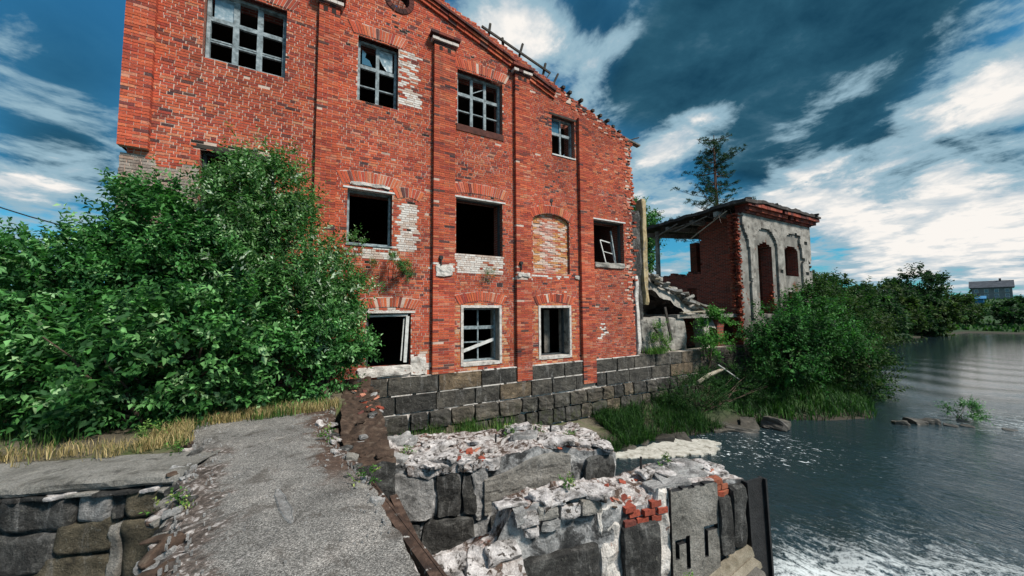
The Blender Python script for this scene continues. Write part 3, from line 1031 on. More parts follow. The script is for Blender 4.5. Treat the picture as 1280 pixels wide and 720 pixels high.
# ---- pilasters, each a strip of brick standing 13 cm proud, with a corbelled cap
def pilaster(x0, x1, z0, z1, cap, proud=0.13):
    pm = MB()
    pm.box(x0 + .006, x1 - .006, -proud + .008, .01, z0, z1, 0, skip=(4,))
    rr_ = random.Random(int(x0 * 100) + 5)
    z, row = z0, 0
    while z < z1 - .02:
        xs = [x0, x0 + (x1 - x0) * (.5 if row % 2 else .28), x1] if row % 2 else [x0, x0 + (x1 - x0) * .26, x0 + (x1 - x0) * .74, x1]
        for a, b in zip(xs, xs[1:]):
            if rr_.random() < .008:
                continue
            c = brick_col((a + b) / 2, z, rr_)
            pm.box(a + (.005 if a > x0 else 0), b - (.005 if b < x1 else 0), -proud - rr_.uniform(-.004, .006), .02, z + .006, z + CH - .005, 1, c, skip=(4,))
        z += CH
        row += 1
    o_ = pm.build('pilaster', [M_MORTAR, M_BRICK], mill, loc=MILLOFF)
    if cap:
        cm = MB()
        for (dz, hgt, ex, ms) in ((0, .07, .03, 0), (.07, .09, .08, 1), (.16, .06, .05, 0), (.22, .09, .13, 1)):
            nseg = 4
            for q in range(nseg):
                a = x0 - ex + (x1 - x0 + 2 * ex) * q / nseg
                b = x0 - ex + (x1 - x0 + 2 * ex) * (q + 1) / nseg
                c = (.55, .5, .46) if (dz == .07 and R.random() < .7) else R.choice([(.09, .03, .028), (.2, .05, .035), (.06, .03, .03)])
                cm.box(a + .003, b - .003, -proud - ex + R.uniform(-.006, .006), .02, z1 + dz + .003, z1 + dz + hgt - .003, 0, c)
        # two dark blocks under the cap, painted as the shade of little sockets
        for q in (.3, .7):
            xx = x0 + (x1 - x0) * q
            cm.box(xx - .05, xx + .05, -proud - .009, -proud + .02, z1 - .17, z1 - .04, 0, (.03, .02, .018))
        cm.build('cap', M_BRICK, o_)


pilaster(-3.45, -3.0, 4.98, 9.3, True)
pilaster(0.0, 0.47, ZB, 9.45, True)
pilaster(2.98, 3.62, ZB, 9.5, True)
pilaster(5.70, 6.25, -0.58, 9.45, True)
pilaster(8.36, 8.95, -0.93, 8.66, False)

# ---- raked cornice along the gable, two corbelled rows, broken off past x = 7.3
cm = MB()
x = -3.4
while x < 7.25:
    x2 = x + 0.262
    if not (2.2 < x < 1.7):
        for (dz, hgt, ex) in ((-.62, .10, .07), (-.50, .08, .12), (-.40, .07, .17)):
            if abs((x + x2) / 2 - 1.98) < 0.14:
                continue
            za, zb2 = ztop(x) + dz, ztop(x2) + dz
            c = R.choice([(.10, .032, .028), (.16, .04, .03), (.06, .028, .028)]) if dz > -.45 else R.choice(PALW)  # topmost row coloured dark as a painted shadow line
            yy = -ex + R.uniform(-.008, .008)
            cm.hexa([(x + .004, yy, za), (x2 - .004, yy, zb2), (x2 - .004, .02, zb2), (x + .004, .02, za), (x + .004, yy, za + hgt), (x2 - .004, yy, zb2 + hgt), (x2 - .004, .02, zb2 + hgt), (x + .004, .02, za + hgt)], 0, c)
    x = x2
tag(cm.build('cornice', M_BRICK, mill, loc=MILLOFF), kind='stuff')

# ---- wall head: loose courses along the broken gable edge, and what is left of the roof timbers
for i in range(34):
    x = 3.4 + i * 0.232 + R.uniform(-.05, .05)
    zt = ztop(x) - 0.02
    b_ = R.choice(bmeshes)
    link('brick', b_, wall, loc=(x, R.uniform(.1, .45), zt + R.uniform(-.02, .07)), rot=(R.uniform(-.1, .1), rad(18.4) + R.uniform(-.12, .12), R.uniform(-.5, .5)), scale=(.25, .12, .065), color=R.choice(PALW))
roof = MB()
roof.beam((-3.7, .35, ztop(-3.7) + .02), (1.9, .35, ztop(1.9) + .02), .14, .06)
rf = roof.build('roof_timber', M_WOOD, mill, loc=MILLOFF)


def rafter(p, q, w, h, m_=None):
    b = MB()
    b.beam(p, q, w, h)
    b.build('rafter', m_ or M_WOODDARK, mill, loc=MILLOFF)


for x in (7.75, 8.05, 8.55, 9.15, 9.5, 9.85, 10.2, 10.55):
    zt = ztop(x) + .05
    l = R.uniform(.18, .34)
    rafter((x, -.02 - R.uniform(0, .1), zt + .02), (x, 1.6, zt + .05), .11, .09)
for (x, l, tl) in ((4.85, .42, .10), (5.45, .30, -.05), (5.95, .55, .25), (6.95, .5, .2), (7.35, .42, .35)):
    zt = ztop(x)
    rafter((x, .2, zt - .15), (x + tl, .2, zt + l + .15), .07, .06)
rafter((4.6, .12, ztop(4.6) + .20), (7.3, .12, ztop(7.3) + .40), .05, .07)          # long lath above the wall
rafter((7.3, .12, ztop(7.3) + .42), (7.05, .12, ztop(7.05) - .05), .035, .035)
rafter((3.9, .30, ztop(3.9) + .05), (10.9, .30, ztop(10.9) + .04), .10, .05, M_WOOD)
rafter((10.5, .25, ztop(10.5) + .06), (11.75, .12, 8.43), .20, .06, M_WOOD)          # board overhanging the corner
rafter((11.0, .2, 8.50), (11.75, .1, 8.80), .035, .035)


# ---- windows
def window(key, cols=0, transom=None, bars=(), y=.17, fw=.07, mat=None, glass=(), sill=None, mull=None, lintel=None, frame=True, bottom=True):
    """frame, muntins (each its own), panes (each its own) and sill of one opening"""
    mat = mat or M_FRAME
    x0, x1, z0, z1 = OPEN[key]
    x0, x1 = x0 + .015, x1 - .015
    f = MB()
    if frame:
        f.box(x0, x0 + fw, y, y + .11, z0 + .01, z1 - .01)
        f.box(x1 - fw, x1, y, y + .11, z0 + .01, z1 - .01)
        f.box(x0 + fw, x1 - fw, y + .002, y + .108, z1 - fw - .01, z1 - .012)
        if bottom:
            f.box(x0 + fw, x1 - fw, y - .01, y + .12, z0 + .012, z0 + .012 + fw)
    wo = f.build('window', mat, mill, loc=MILLOFF)
    ia, ib = x0 + fw, x1 - fw
    def bar(a, b, c, dd, dy=0.0):
        b_ = MB()
        b_.box(a, b, y + .02 + dy, y + .085 + dy, c, dd)
        b_.build('muntin', mat, wo)
    if cols:
        mw = mull or .10
        for k in range(1, cols):
            xm = ia + (ib - ia) * k / cols
            bar(xm - mw / 2, xm + mw / 2, z0 + fw, z1 - fw, .003)
        if transom:
            zt = z0 + (z1 - z0) * transom
            for k in range(cols):
                a = ia + (ib - ia) * k / cols + (mw / 2 if k else 0)
                b = ia + (ib - ia) * (k + 1) / cols - (mw / 2 if k < cols - 1 else 0)
                bar(a, b, zt - .05, zt + .05)
                for q in bars:
                    zq = z0 + (z1 - z0) * q
                    bar(a, b, zq - .016, zq + .016, .02)
    for (ka, kb, za, zb_, m_, broken) in glass:
        a, b = ia + (ib - ia) * ka + .05, ia + (ib - ia) * kb - .05
        c, e = z0 + (z1 - z0) * za + .05, z0 + (z1 - z0) * zb_ - .03
        p = MB()
        if not broken:
            pts = [(a, c), (b, c), (b, e), (a, e)]
        elif broken == 1:
            pts = [(a, c), (a + (b - a) * .75, c), (a + (b - a) * .55, c + (e - c) * .28), (a + (b - a) * .22, c + (e - c) * .38), (a + (b - a) * .3, c + (e - c) * .6), (a, c + (e - c) * .75)]
        else:
            pts = [(a + (b - a) * .55, c), (b, c), (b, e), (a, e), (a, c + (e - c) * .55), (a + (b - a) * .2, c + (e - c) * .3)]
        yy = y + .05
        p.face([(u, yy, v) for u, v in pts])
        p.face([(u, yy + .004, v) for u, v in reversed(pts)])
        n = len(pts)
        for i in range(n):
            u, v = pts[i], pts[(i + 1) % n]
            p.face([(u[0], yy, u[1]), (u[0], yy + .004, u[1]), (v[0], yy + .004, v[1]), (v[0], yy, v[1])])
        p.build('pane', m_, wo)
    if sill:
        b_ = MB()
        b_.box(x0 - .03, x1 + .03, -.035, y - .012, z0 - sill[0], z0 - .003)
        b_.build('sill', sill[1], wo)
    if lintel:
        b_ = MB()
        b_.box(x0 - .12, x1 + .12, -.02, .16, z1 - .012, z1 + lintel[0])
        b_.build('lintel', lintel[1], wo)
    return wo


window('big', 3, .61, (.30, .33), fw=.07, mull=.115, glass=[(0, 1 / 3, .62, .97, M_GLASS, 0)])
window('two', 2, .60, (.30,), fw=.06, mull=.09, glass=[(0, .5, .62, .97, M_GLASSC, 1), (.5, 1, .62, .97, M_GLASS, 2)])
w3 = window('three', 3, .62, (.32,), fw=.07, mull=.09)
b_ = MB()
b_.box(3.70, 5.31, -.03, .165, 7.10, 7.30)
b_.build('sill', noisy('rotten_brown_sill', [(0.3, (.05, .02, .015)), (.7, (.13, .045, .035))], 5, bscale=25), w3)
b_ = MB()
b_.beam((4.25, .22, 8.50), (4.75, .22, 8.80), .02, .025)
b_.build('muntin', M_FRAME, w3)
window('four', 2, .60, (), fw=.05, mull=.06, glass=[(0, .62, .60, .96, M_GLASSC, 0)], sill=(.05, M_WHITEWOOD), lintel=(.06, M_WOODDARK))
window('a2', fw=.05, mat=M_FRAME, lintel=(.035, M_WHITEWOOD), sill=(.04, M_FRAME))
window('b2', fw=.03, mat=M_FRAMEDARK, lintel=(.035, M_WHITEWOOD), bottom=False)
wd = window('d2', fw=.04, mat=M_FRAMEDARK, lintel=(.035, M_WHITEWOOD), bottom=False)
wh = window('hid', fw=.06, mat=M_FRAMEDARK)
b_ = MB()
b_.beam((-2.35, .05, 5.27), (-0.75, .05, 5.25), .12, .09)
b_.build('lintel', M_WOODDARK, wh)


def loose_sash(parent, corners, y, wd_, m_, mid=True):
    s_ = MB()
    c = [Vector((p[0], y + p[2], p[1])) for p in corners]
    for i in range(4):
        s_.beam(c[i], c[(i + 1) % 4], .04, wd_, upv=(0, 1, 0))
    if mid:
        s_.beam((c[0] + c[3]) / 2, (c[1] + c[2]) / 2, .03, wd_ * .8, upv=(0, 1, 0))
    s_.build('loose_sash', m_, parent)


loose_sash(wd, [(9.92, 3.47, 0), (10.42, 3.40, 0), (10.30, 4.28, .1), (9.74, 4.36, .1)], .30, .035, M_WHITEWOOD)
b_ = MB()
b_.beam((10.45, .3, 3.40), (10.25, .35, 4.75), .05, .05)
b_.build('muntin', M_FRAME, wd)
wa = window('ag', fw=.05, mat=M_FRAMEDARK, lintel=(.05, M_PLASTER_WHITE), bottom=False)
for (p, q, w_) in (((2.26, .02, .26), (2.33, .05, 1.50), .085), ((1.35, .12, 1.51), (2.33, .05, 1.53), .05), ((2.17, .10, .30), (2.25, .12, 1.45), .035)):
    b_ = MB()
    b_.beam(p, q, w_, .05, upv=(0, 1, 0))
    b_.build('loose_sash', M_WHITEWOOD, wa)
wb = window('bg', 2, .63, (.36,), y=.26, fw=.05, mull=.035)
b_ = MB()
b_.beam((3.98, .24, .42), (5.05, .24, .75), .05, .09)
b_.build('muntin', M_WHITEWOOD, wb)
wc = window('cg', fw=.03, y=.3, mat=M_FRAMEDARK)
b_ = MB()
b_.box(7.32, 7.55, .75, .80, .14, 1.66)
b_.build('door_board', M_WOOD, wc)
# pale plaster bands round the two lower windows, and plastered right-hand reveals
for wo, key in ((wb, 'bg'), (wc, 'cg')):
    x0, x1, z0, z1 = OPEN[key]
    b_ = MB()
    t_ = .075
    b_.box(x0 - t_, x0 + .004, -.03, .05, z0 - t_, z1 + t_)
    b_.box(x1 - .004, x1 + t_, -.03, .05, z0 - t_, z1 + t_)
    b_.box(x0 + .004, x1 - .004, -.028, .05, z1 - .004, z1 + t_)
    b_.box(x0 + .004, x1 - .004, -.034, .25, z0 - t_ * 1.2, z0 + .004)
    b_.build('plaster_surround', M_PLASTER_WHITE, wo)
    b_ = MB()
    b_.box(x1 - .012, x1 - .002, .05, .6, z0 + .01, z1 - .01)
    b_.build('reveal', M_PLASTER_GREY, wo)
    b_ = MB()
    b_.box(x0 + .002, x0 + .012, .05, .6, z0 + .01, z1 - .01)
    b_.build('reveal', M_PLASTER_GREY, wo)

# round vent in the gable: dark brick ring with an open middle
vm = MB()
for k in range(20):
    t0, t1 = 2 * math.pi * k / 20, 2 * math.pi * (k + .9) / 20
    P = lambda rr_, t, yy: (VENT[0] + rr_ * math.cos(t), yy, VENT[1] + rr_ * math.sin(t))
    vm.hexa([P(.28, t0, -.03), P(.42, t0, -.03), P(.42, t0, .3), P(.28, t0, .3), P(.28, t1, -.03), P(.42, t1, -.03), P(.42, t1, .3), P(.28, t1, .3)], 0, R.choice([(.05, .02, .018), (.10, .03, .024)]))
vm.build('vent', M_BRICK, mill, loc=MILLOFF)

# plaster lumps and crumbling sills low on the wall
for i, (x, z, w_, h_, dp) in enumerate([(1.75, -.06, 1.35, .26, .12), (2.62, -.10, .42, .5, .05), (3.32, -.13, .5, .2, .06), (9.82, 3.22, 1.5, .19, .10), (3.3, 2.62, .5, .34, .04), (5.95, 2.72, .45, .12, .04), (1.3, 4.93, 1.0, .09, .05), (8.3, 2.72, .3, .12, .04)]):
    me = rough_mesh('plaster_patch', M_PLASTER_WHITE if i != 3 else M_PLASTER_GREY, w_, dp, h_, .035, i + 3, 5, 5)
    link('plaster_patch', me, mill, loc=(x - 4, -.15 - 5 if i in (4, 5) else -.02 - 5, z))
# iron anchor plates
for (x, z) in ((3.2, 3.15), (5.85, 3.15), (7.17, 5.42)):
    b_ = MB()
    yy = -.19 if x < 7 else -.03
    b_.tube([(x, yy + .07, z), (x, yy, z)], [.07, .06], 10)
    b_.beam((x, yy + .02, z), (x, yy + .02, z - .22), .03, .03)
    b_.build('anchor_plate', M_STEEL_SLOTSHADE, mill, loc=MILLOFF)

# ---- the rest of the shell: side and back walls, floors
def shell(name, x0, x1, y0, y1, z0, z1, m_):
    b = MB()
    b.box(x0, x1, y0, y1, z0, z1)
    return b.build(name, m_, mill, loc=MILLOFF)


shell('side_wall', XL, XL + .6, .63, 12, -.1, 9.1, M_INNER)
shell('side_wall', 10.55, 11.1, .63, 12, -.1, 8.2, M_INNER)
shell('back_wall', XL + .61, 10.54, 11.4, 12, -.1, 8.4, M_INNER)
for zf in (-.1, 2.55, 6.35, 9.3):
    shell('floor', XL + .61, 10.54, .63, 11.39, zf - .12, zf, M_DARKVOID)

# ---- granite footing under the whole frontage: each block its own object
plinth = MB()
plinth.box(.7, 27.0, -.02, .55, -2.7, -.14)
po = plinth.build('plinth', M_JOINT, mill, loc=MILLOFF)
gmesh = [rough_mesh('granite_block', M_GRANITE, 1, .3, 1, .013, 40 + k, 5, 5.0, edge=.008) for k in range(7)]
pmesh = [rough_mesh('granite_block', M_GRANITE, 1, .5, 1, .05, 60 + k, 4, 2.6, edge=.03) for k in range(7)]


def blocks(zb, zt, x0, x1, wl, wh_, yf, meshes, r, gap=.012):
    x = x0
    while x < x1:
        w_ = r.uniform(wl, wh_) * (1 if x < 20 else 2)
        jz = r.uniform(-.015, .015)
        # pilasters that run down over the footing
        segs = [(x, x + w_)]
        for (pa, pb, pz) in ((5.70, 6.25, -.58), (8.36, 8.95, -.93)):
            if zt > pz + .1:
                ns = []
                for (a, b) in segs:
                    if b <= pa or a >= pb:
                        ns.append((a, b))
                    else:
                        if a < pa - .1:
                            ns.append((a, pa))
                        if b > pb + .1:
                            ns.append((pb, b))
                segs = ns
        for (a, b) in segs:
            g_ = gap + r.uniform(0, .012)
            link('granite_block', r.choice(meshes), po, loc=((a + b) / 2, yf + .12 + r.uniform(-.02, .02), zb + g_ + jz), rot=(0, 0, math.pi * r.randint(0, 1)), scale=((b - a) - 2 * g_, 1, (zt - zb) - 2 * g_))
        x += w_


rg = random.Random(3)
blocks(-.60, -.12, .75, 27, .85, 1.7, -.07, gmesh, rg)
blocks(-1.08, -.60, .75, 27, .8, 1.5, -.09, gmesh, rg)
blocks(-1.55, -1.08, .75, 20, .45, .85, -.10, pmesh, rg, .02)
blocks(-2.05, -1.55, .75, 20, .45, .8, -.10, pmesh, rg, .02)
b_ = MB()
b_.box(.76, 20, -.085, -.021, -2.1, -1.10)
tag(b_.build('pointing', M_PLASTER_WHITE, po), kind='stuff')
# white pointing ledge lines, ragged
for (za, x0, x1) in ((-.135, .75, 11.3), (-.60, .75, 11.3), (-1.08, .75, 12)):
    x = x0
    m_ = MB()
    while x < x1:
        l = R.uniform(.3, .9)
        if R.random() < .75:
            m_.box(x, x + l, -.085 - R.uniform(0, .02), .0, za - R.uniform(.008, .018), za + R.uniform(.006, .02))
        x += l + R.uniform(.0, .15)
    tag(m_.build('pointing', M_PLASTER_WHITE, mill, loc=MILLOFF), kind='stuff')

# ---- broken return of the mill wall at its right corner: dark plastered stub and the yellow jamb
me = rough_mesh('wall_stub', M_STONE_DARK, .85, .6, 5.9, .12, 77, 7, 1.6)
link('wall_stub', me, mill, loc=(11.55 - 4, .62 - 5, -.12))
me = rough_mesh('plaster_edge', M_PLASTER_WHITE, .22, .25, 3.1, .06, 78, 7, 2.0, taper=.35)
link('plaster_edge', me, mill, loc=(11.28 - 4, .1 - 5, -.12))
me = rough_mesh('yellow_jamb', M_YELLOW, .24, .34, 4.45, .05, 79, 9, 2.4)
link('yellow_jamb', me, mill, loc=(12.12 - 4, .42 - 5, 1.85))
# ragged brick ends down the torn corner
for i in range(70):
    zz = 1.6 + i * .095 + R.uniform(-.03, .03)
    link('brick', R.choice(bmeshes), wall, loc=(XR + R.uniform(-.12, .10), R.uniform(.03, .5), zz), rot=(0, R.uniform(-.06, .06), R.uniform(-.3, .3)), scale=(R.uniform(.13, .26), .12, .068), color=tuple(v * .8 for v in R.choice(PALW)))

# ================================================================== annex ruin beyond the collapsed bay
def mask_wall(solid, a0, a1, z0, z1, da, dz, d0, d1, axis_='x'):
    """wall of square cells; solid(a, z) says where there is masonry. Faces: 0 front, 1 back, 2 reveals"""
    na, nz = int(round((a1 - a0) / da)), int(round((z1 - z0) / dz))
    m_ = MB()
    g_ = [[solid(a0 + (i + .5) * da, z0 + (j + .5) * dz) for j in range(nz)] for i in range(na)]
    P = (lambda a, dd, z: (a, dd, z)) if axis_ == 'x' else (lambda a, dd, z: (dd, a, z))
    s = lambda i, j: 0 <= i < na and 0 <= j < nz and g_[i][j]
    for i in range(na):
        j = 0
        while j < nz:                       # merge runs of cells upward
            if not g_[i][j]:
                j += 1
                continue
            k = j
            while k + 1 < nz and g_[i][k + 1]:
                k += 1
            a, b = a0 + i * da, a0 + (i + 1) * da
            za, zb = z0 + j * dz, z0 + (k + 1) * dz
            m_.face([P(a, d0, za), P(b, d0, za), P(b, d0, zb), P(a, d0, zb)], 0)
            m_.face([P(b, d1, za), P(a, d1, za), P(a, d1, zb), P(b, d1, zb)], 1)
            m_.face([P(a, d0, zb), P(b, d0, zb), P(b, d1, zb), P(a, d1, zb)], 2)
            m_.face([P(a, d1, za), P(b, d1, za), P(b, d0, za), P(a, d0, za)], 2)
            j = k + 1
        for j in range(nz):
            if g_[i][j]:
                a, b = a0 + i * da, a0 + (i + 1) * da
                za, zb = z0 + j * dz, z0 + (j + 1) * dz
                if not s(i - 1, j):
                    m_.face([P(a, d1, za), P(a, d0, za), P(a, d0, zb), P(a, d1, zb)], 2)
                if not s(i + 1, j):
                    m_.face([P(b, d0, za), P(b, d1, za), P(b, d1, zb), P(b, d0, zb)], 2)
    return m_


annex = empty('annex_ruin', 'low roofed grey rendered annex ruin with arched window openings, open at its torn end', 'building', (22, 3, 0))
AO = (-22, -3, 0)


def arch_in(a, z, x0, x1, zs, zt):
    """inside a round-headed opening: vertical sides to zs, elliptical head to zt"""
    if not (x0 < a < x1):
        return False
    if z <= zs:
        return True
    k = (a - (x0 + x1) / 2) / ((x1 - x0) / 2)
    return z < zs + (zt - zs) * math.sqrt(max(0, 1 - k * k))


def front(a, z):
    if a < 18.62 + .12 * noise.noise(Vector((0, z * 6, 1))) + (.12 if int(z / .1) % 2 else 0):
        return False
    if 1.4 < z and arch_in(a, z, 20.25, 21.75, 4.75, 5.16):
        return False
    if 3.5 < z and arch_in(a, z, 23.05, 24.65, 4.85, 5.22):
        return False
    if 1.75 < z < 2.65 and 23.25 < a < 23.95:
        return False
    return True


def skin(a, z):
    if a < 18.85 + .25 * noise.noise(Vector((3, z * 2.2, 1))) + .1 * noise.noise(Vector((3, z * 9, 1))):
        return False
    if arch_in(a, z, 19.75, 22.15, 4.75, 5.95) or arch_in(a, z, 22.75, 24.95, 4.75, 5.95) or arch_in(a, z, 17.3, 19.35, 4.75, 5.85):
        return False
    if 22.3 < a < 22.6 and z < 4.6 or 25.2 < a < 25.65 and z < 5.6:
        return (int(z * 5) % 9) != 0
    return noise.noise(Vector((a * .8, z * .8, 8))) + .3 * noise.noise(Vector((a * 3, z * 3, 8))) > -.46


M_ANNEX_RENDER = noisy('annex_grey_render', [(0.3, (0.08, 0.075, 0.07)), (0.5, (0.20, 0.19, 0.17)), (0.7, (0.34, 0.325, 0.30))], 1.3, bscale=10, second=(1.6, 0.58, 0.66, (0.17, 0.07, 0.045)))
o = mask_wall(front, 18.4, 26.0, -.1, 6.55, .1, .1, 0.0, .55).build('front_wall', [M_ANNEX_RENDER, M_ANNEX_BRICK, M_ANNEX_BRICK], annex, loc=AO)
o2 = mask_wall(skin, 18.4, 26.0, 1.2, 6.5, .1, .1, -.11, -.003).build('render_coat', [M_PLASTER_GREY, M_PLASTER_GREY, M_PLASTER_GREY], annex, loc=AO)
# brick ends showing down the torn corner and in the right-hand opening
for i in range(78):
    zz = .1 + i * .082
    for q in range(2):
        link('brick', R.choice(bmeshes), o, loc=(18.62 + R.uniform(-.16, .1), .06 + q * .26 + R.uniform(-.05, .05), zz), rot=(0, 0, R.uniform(-.2, .2)), scale=(.24, .12, .062), color=tuple(v * .5 for v in R.choice(PALW)))
for i in range(34):
    link('brick', R.choice(bmeshes), o, loc=(R.choice((21.66, 24.45, 23.9)) + R.uniform(-.1, .1), R.uniform(.0, .25), R.uniform(1.6, 3.3)), rot=(0, 0, R.uniform(-.2, .2)), scale=(.24, .12, .062), color=tuple(v * .6 for v in R.choice(PALW)))


def endwall(a, z):        # a runs along Y
    j = .07 * noise.noise(Vector((a * 5, z * 6, 2))) + (.07 if int(z / .1) % 2 else 0)
    if a < 2.62 + j:
        return z < 6.6
    if 3.0 < a < 3.55 and 1.6 < z < 2.9:
        return False
    return z < 3.75 + .25 * noise.noise(Vector((a * 2.5, 0, 2)))


mask_wall(endwall, .56, 6.1, -.1, 6.6, .1, .1, 19.5, 20.0, 'y').build('end_wall', [M_ANNEX_BRICK, M_ANNEX_BRICK, M_ANNEX_BRICK], annex, loc=AO)
mask_wall(lambda a, z: z < 2.6 + .4 * noise.noise(Vector((a, 3, 2))) or a > 24.2, 20.02, 26.0, -.1, 6.55, .2, .1, 6.0, 6.5).build('back_wall', [M_ANNEX_BRICK] * 3, annex, loc=AO)
mask_wall(lambda a, z: True, .56, 5.98, -.1, 6.55, .2, .2, 25.45, 25.98, 'y').build('side_wall', [M_ANNEX_BRICK, M_ANNEX_RENDER, M_ANNEX_BRICK], annex, loc=AO)
# floor slab and the dark basement under it
b_ = MB()
b_.box(14.0, 25.44, .25, 5.9, 1.26, 1.42)
b_.build('floor_slab', M_CONCRETE, annex, loc=AO)
b_ = MB()
b_.box(14.6, 18.5, 1.6, 2.0, -.2, 1.25)
b_.build('basement_wall', M_ANNEX_BRICK, annex, loc=AO)
for x in (14.6, 16.4, 17.6):
    me = rough_mesh('basement_pier', M_PLASTER_GREY if x != 17.6 else M_ANNEX_BRICK, .55, .5, 1.4, .05, int(x * 10), 4, 2.5)
    link('basement_pier', me, annex, loc=(x - 22, .75 - 3, -.2))
# cornice in stepped brick
for (z0, z1, ex) in ((6.50, 6.62, .20), (6.62, 6.80, .32), (6.80, 6.98, .46)):
    m_ = MB()
    x = 18.75
    while x < 26.0 + ex:
        x2 = min(x + .3, 26.0 + ex)
        if R.random() > .04:
            m_.box(x + .004, x2 - .004, -ex + R.uniform(-.015, .015), .2, z0 + .004, z1 - .004, 0, R.choice([(.26, .055, .035), (.19, .045, .03), (.30, .075, .045), (.11, .035, .03)]))
        x = x2
    tag(m_.build('cornice', M_BRICK, annex, loc=AO), kind='stuff')
# sagging concrete roof, ragged at the torn end
bm = bmesh.new()
NX, NY = 34, 26
gv = {}
for i in range(NX + 1):
    for j in range(NY + 1):
        u, v = i / NX, j / NY
        y = -.52 + v * 6.9
        xl = 18.25 + .25 * noise.noise(Vector((0, y * 1.9, 5))) - .25 * v + .35 * max(0, noise.noise(Vector((0, y * .9, 2))))
        x = xl + (26.5 - xl) * u
        z = 7.0 - .26 * v * (1 - u) * (1 - u) - .18 * math.exp(-((u) / .18) ** 2) * (.5 + .6 * v) + .035 * noise.noise(Vector((x * 2, y * 2, 1))) + .1 * max(0, noise.noise(Vector((x * .9, y * .9, 4))))
        t = .16 + .09 * noise.noise(Vector((x * 3, y * 3, 7)))
        gv[i, j, 0] = bm.verts.new((x, y, z))
        gv[i, j, 1] = bm.verts.new((x, y, z + t))
for i in range(NX):
    for j in range(NY):
        bm.faces.new([gv[i, j, 1], gv[i + 1, j, 1], gv[i + 1, j + 1, 1], gv[i, j + 1, 1]])
        bm.faces.new([gv[i, j + 1, 0], gv[i + 1, j + 1, 0], gv[i + 1, j, 0], gv[i, j, 0]])
for i in range(NX):
    bm.faces.new([gv[i, 0, 0], gv[i + 1, 0, 0], gv[i + 1, 0, 1], gv[i, 0, 1]])
    bm.faces.new([gv[i, NY, 1], gv[i + 1, NY, 1], gv[i + 1, NY, 0], gv[i, NY, 0]])
for j in range(NY):
    bm.faces.new([gv[0, j, 1], gv[0, j + 1, 1], gv[0, j + 1, 0], gv[0, j, 0]])
    bm.faces.new([gv[NX, j, 0], gv[NX, j + 1, 0], gv[NX, j + 1, 1], gv[NX, j, 1]])
me = bpy.data.meshes.new('roof')
bm.to_mesh(me)
bm.free()
me.materials.append(M_TILE)
roof_o = link('roof', me, annex, loc=AO)
for y in (.9, 2.4, 3.9, 5.4):
    b_ = MB()
    b_.beam((18.5 + R.uniform(-.3, .2), y, 6.62 - .05 * y), (25.4, y, 6.86), .22, .26)
    b_.build('beam', M_CONCRETE, annex, loc=AO)
# torn bars and laths hanging from the roof edge
for i in range(16):
    y = R.uniform(.2, 6)
    x = 18.25 + R.uniform(-.1, .5)
    p = Vector((x, y, 6.75 - .04 * y))
    b_ = MB()
    pts = [p]
    for k in range(4):
        pts.append(pts[-1] + Vector((R.uniform(-.22, .12), R.uniform(-.25, .25), R.uniform(-.38, .02))))
    b_.tube(pts, [.02, .018, .016, .014, .01], 5)
    b_.build('reinforcing_bar', M_RUST, roof_o)
for (p, q, w_) in (((18.2, .3, 6.6), (18.15, 2.35, 5.5), .05), ((18.3, 1.4, 6.6), (18.1, 3.2, 6.1), .09), ((18.2, 3.1, 6.55), (17.9, 4.6, 5.9), .10), ((18.4, 2.2, 6.5), (18.3, 4.2, 6.25), .16)):
    b_ = MB()
    b_.beam(p, q, w_, .04)
    b_.build('lath', M_WOODPALE if w_ < .06 else M_WOOD, roof_o)
b_ = MB()
b_.box(18.55, 18.72, 4.75, 4.95, 3.6, 6.5)
b_.build('post', M_CONCRETE, annex, loc=AO)
# loose slates and stones on the roof edge
for i in range(26):
    me = R.choice(gmesh)
    x = R.uniform(18.8, 26.2)
    link('roof_scrap', rough_mesh('roof_scrap', M_TILE, R.uniform(.3, .7), R.uniform(.2, .5), R.uniform(.06, .14), .04, i, 2, 3), roof_o, loc=(x, R.uniform(-.4, .5), 7.08 + R.uniform(0, .08)), rot=(R.uniform(-.2, .2), R.uniform(-.2, .2), R.uniform(0, 3)))

# ---- collapsed bay: rubble of boards and slabs
heap = empty('rubble_heap', 'grey heap of broken boards and slabs sliding down beside the yellow jamb', 'rubble', (14.5, 1.6, 0))
def heap_z(x, y):
    return 1.15 + 2.2 * max(0, 1 - (x - 12.4) / 5.4) ** 1.0 - .1 * abs(y - 2.4)
bm = bmesh.new()
vs = {}
for i in range(25):
    for j in range(15):
        x, y = 12.3 + i * .24, .55 + j * .26
        vs[i, j] = bm.verts.new((x - 14.5, y - 1.6, heap_z(x, y) - (.55 if j == 0 else 0) - .5 * (i > 22) + .22 * fbm(x * 1.6, y * 1.6, 3)))
for i in range(24):
    for j in range(14):
        bm.faces.new([vs[i, j], vs[i + 1, j], vs[i + 1, j + 1], vs[i, j + 1]])
me = bpy.data.meshes.new('debris')
bm.to_mesh(me)
bm.free()
me.materials.append(M_PLASTER_GREY)
tag(link('debris', me, heap), kind='stuff')
for i in range(95):
    x, y = 12.5 + 5.2 * R.random() ** 1.1, R.uniform(.5, 2.6)
    z = heap_z(x, y) + R.uniform(.0, .22)
    a = R.uniform(-.6, .9)
    l = R.uniform(.35, 1.5)
    p = Vector((x, y, z))
    dd = Vector((math.cos(a), math.sin(a) * .8, -.36 + R.uniform(-.25, .25))).normalized() * l / 2
    b_ = MB()
    b_.beam(p - dd - Vector((14.5, 1.6, 0)), p + dd - Vector((14.5, 1.6, 0)), R.uniform(.07, .26), R.uniform(.03, .08))
    b_.build('plank', R.choice([M_WOOD, M_LIMEGREY, M_WOODPALE, M_WOODDARK, M_CONCRETE]), heap)
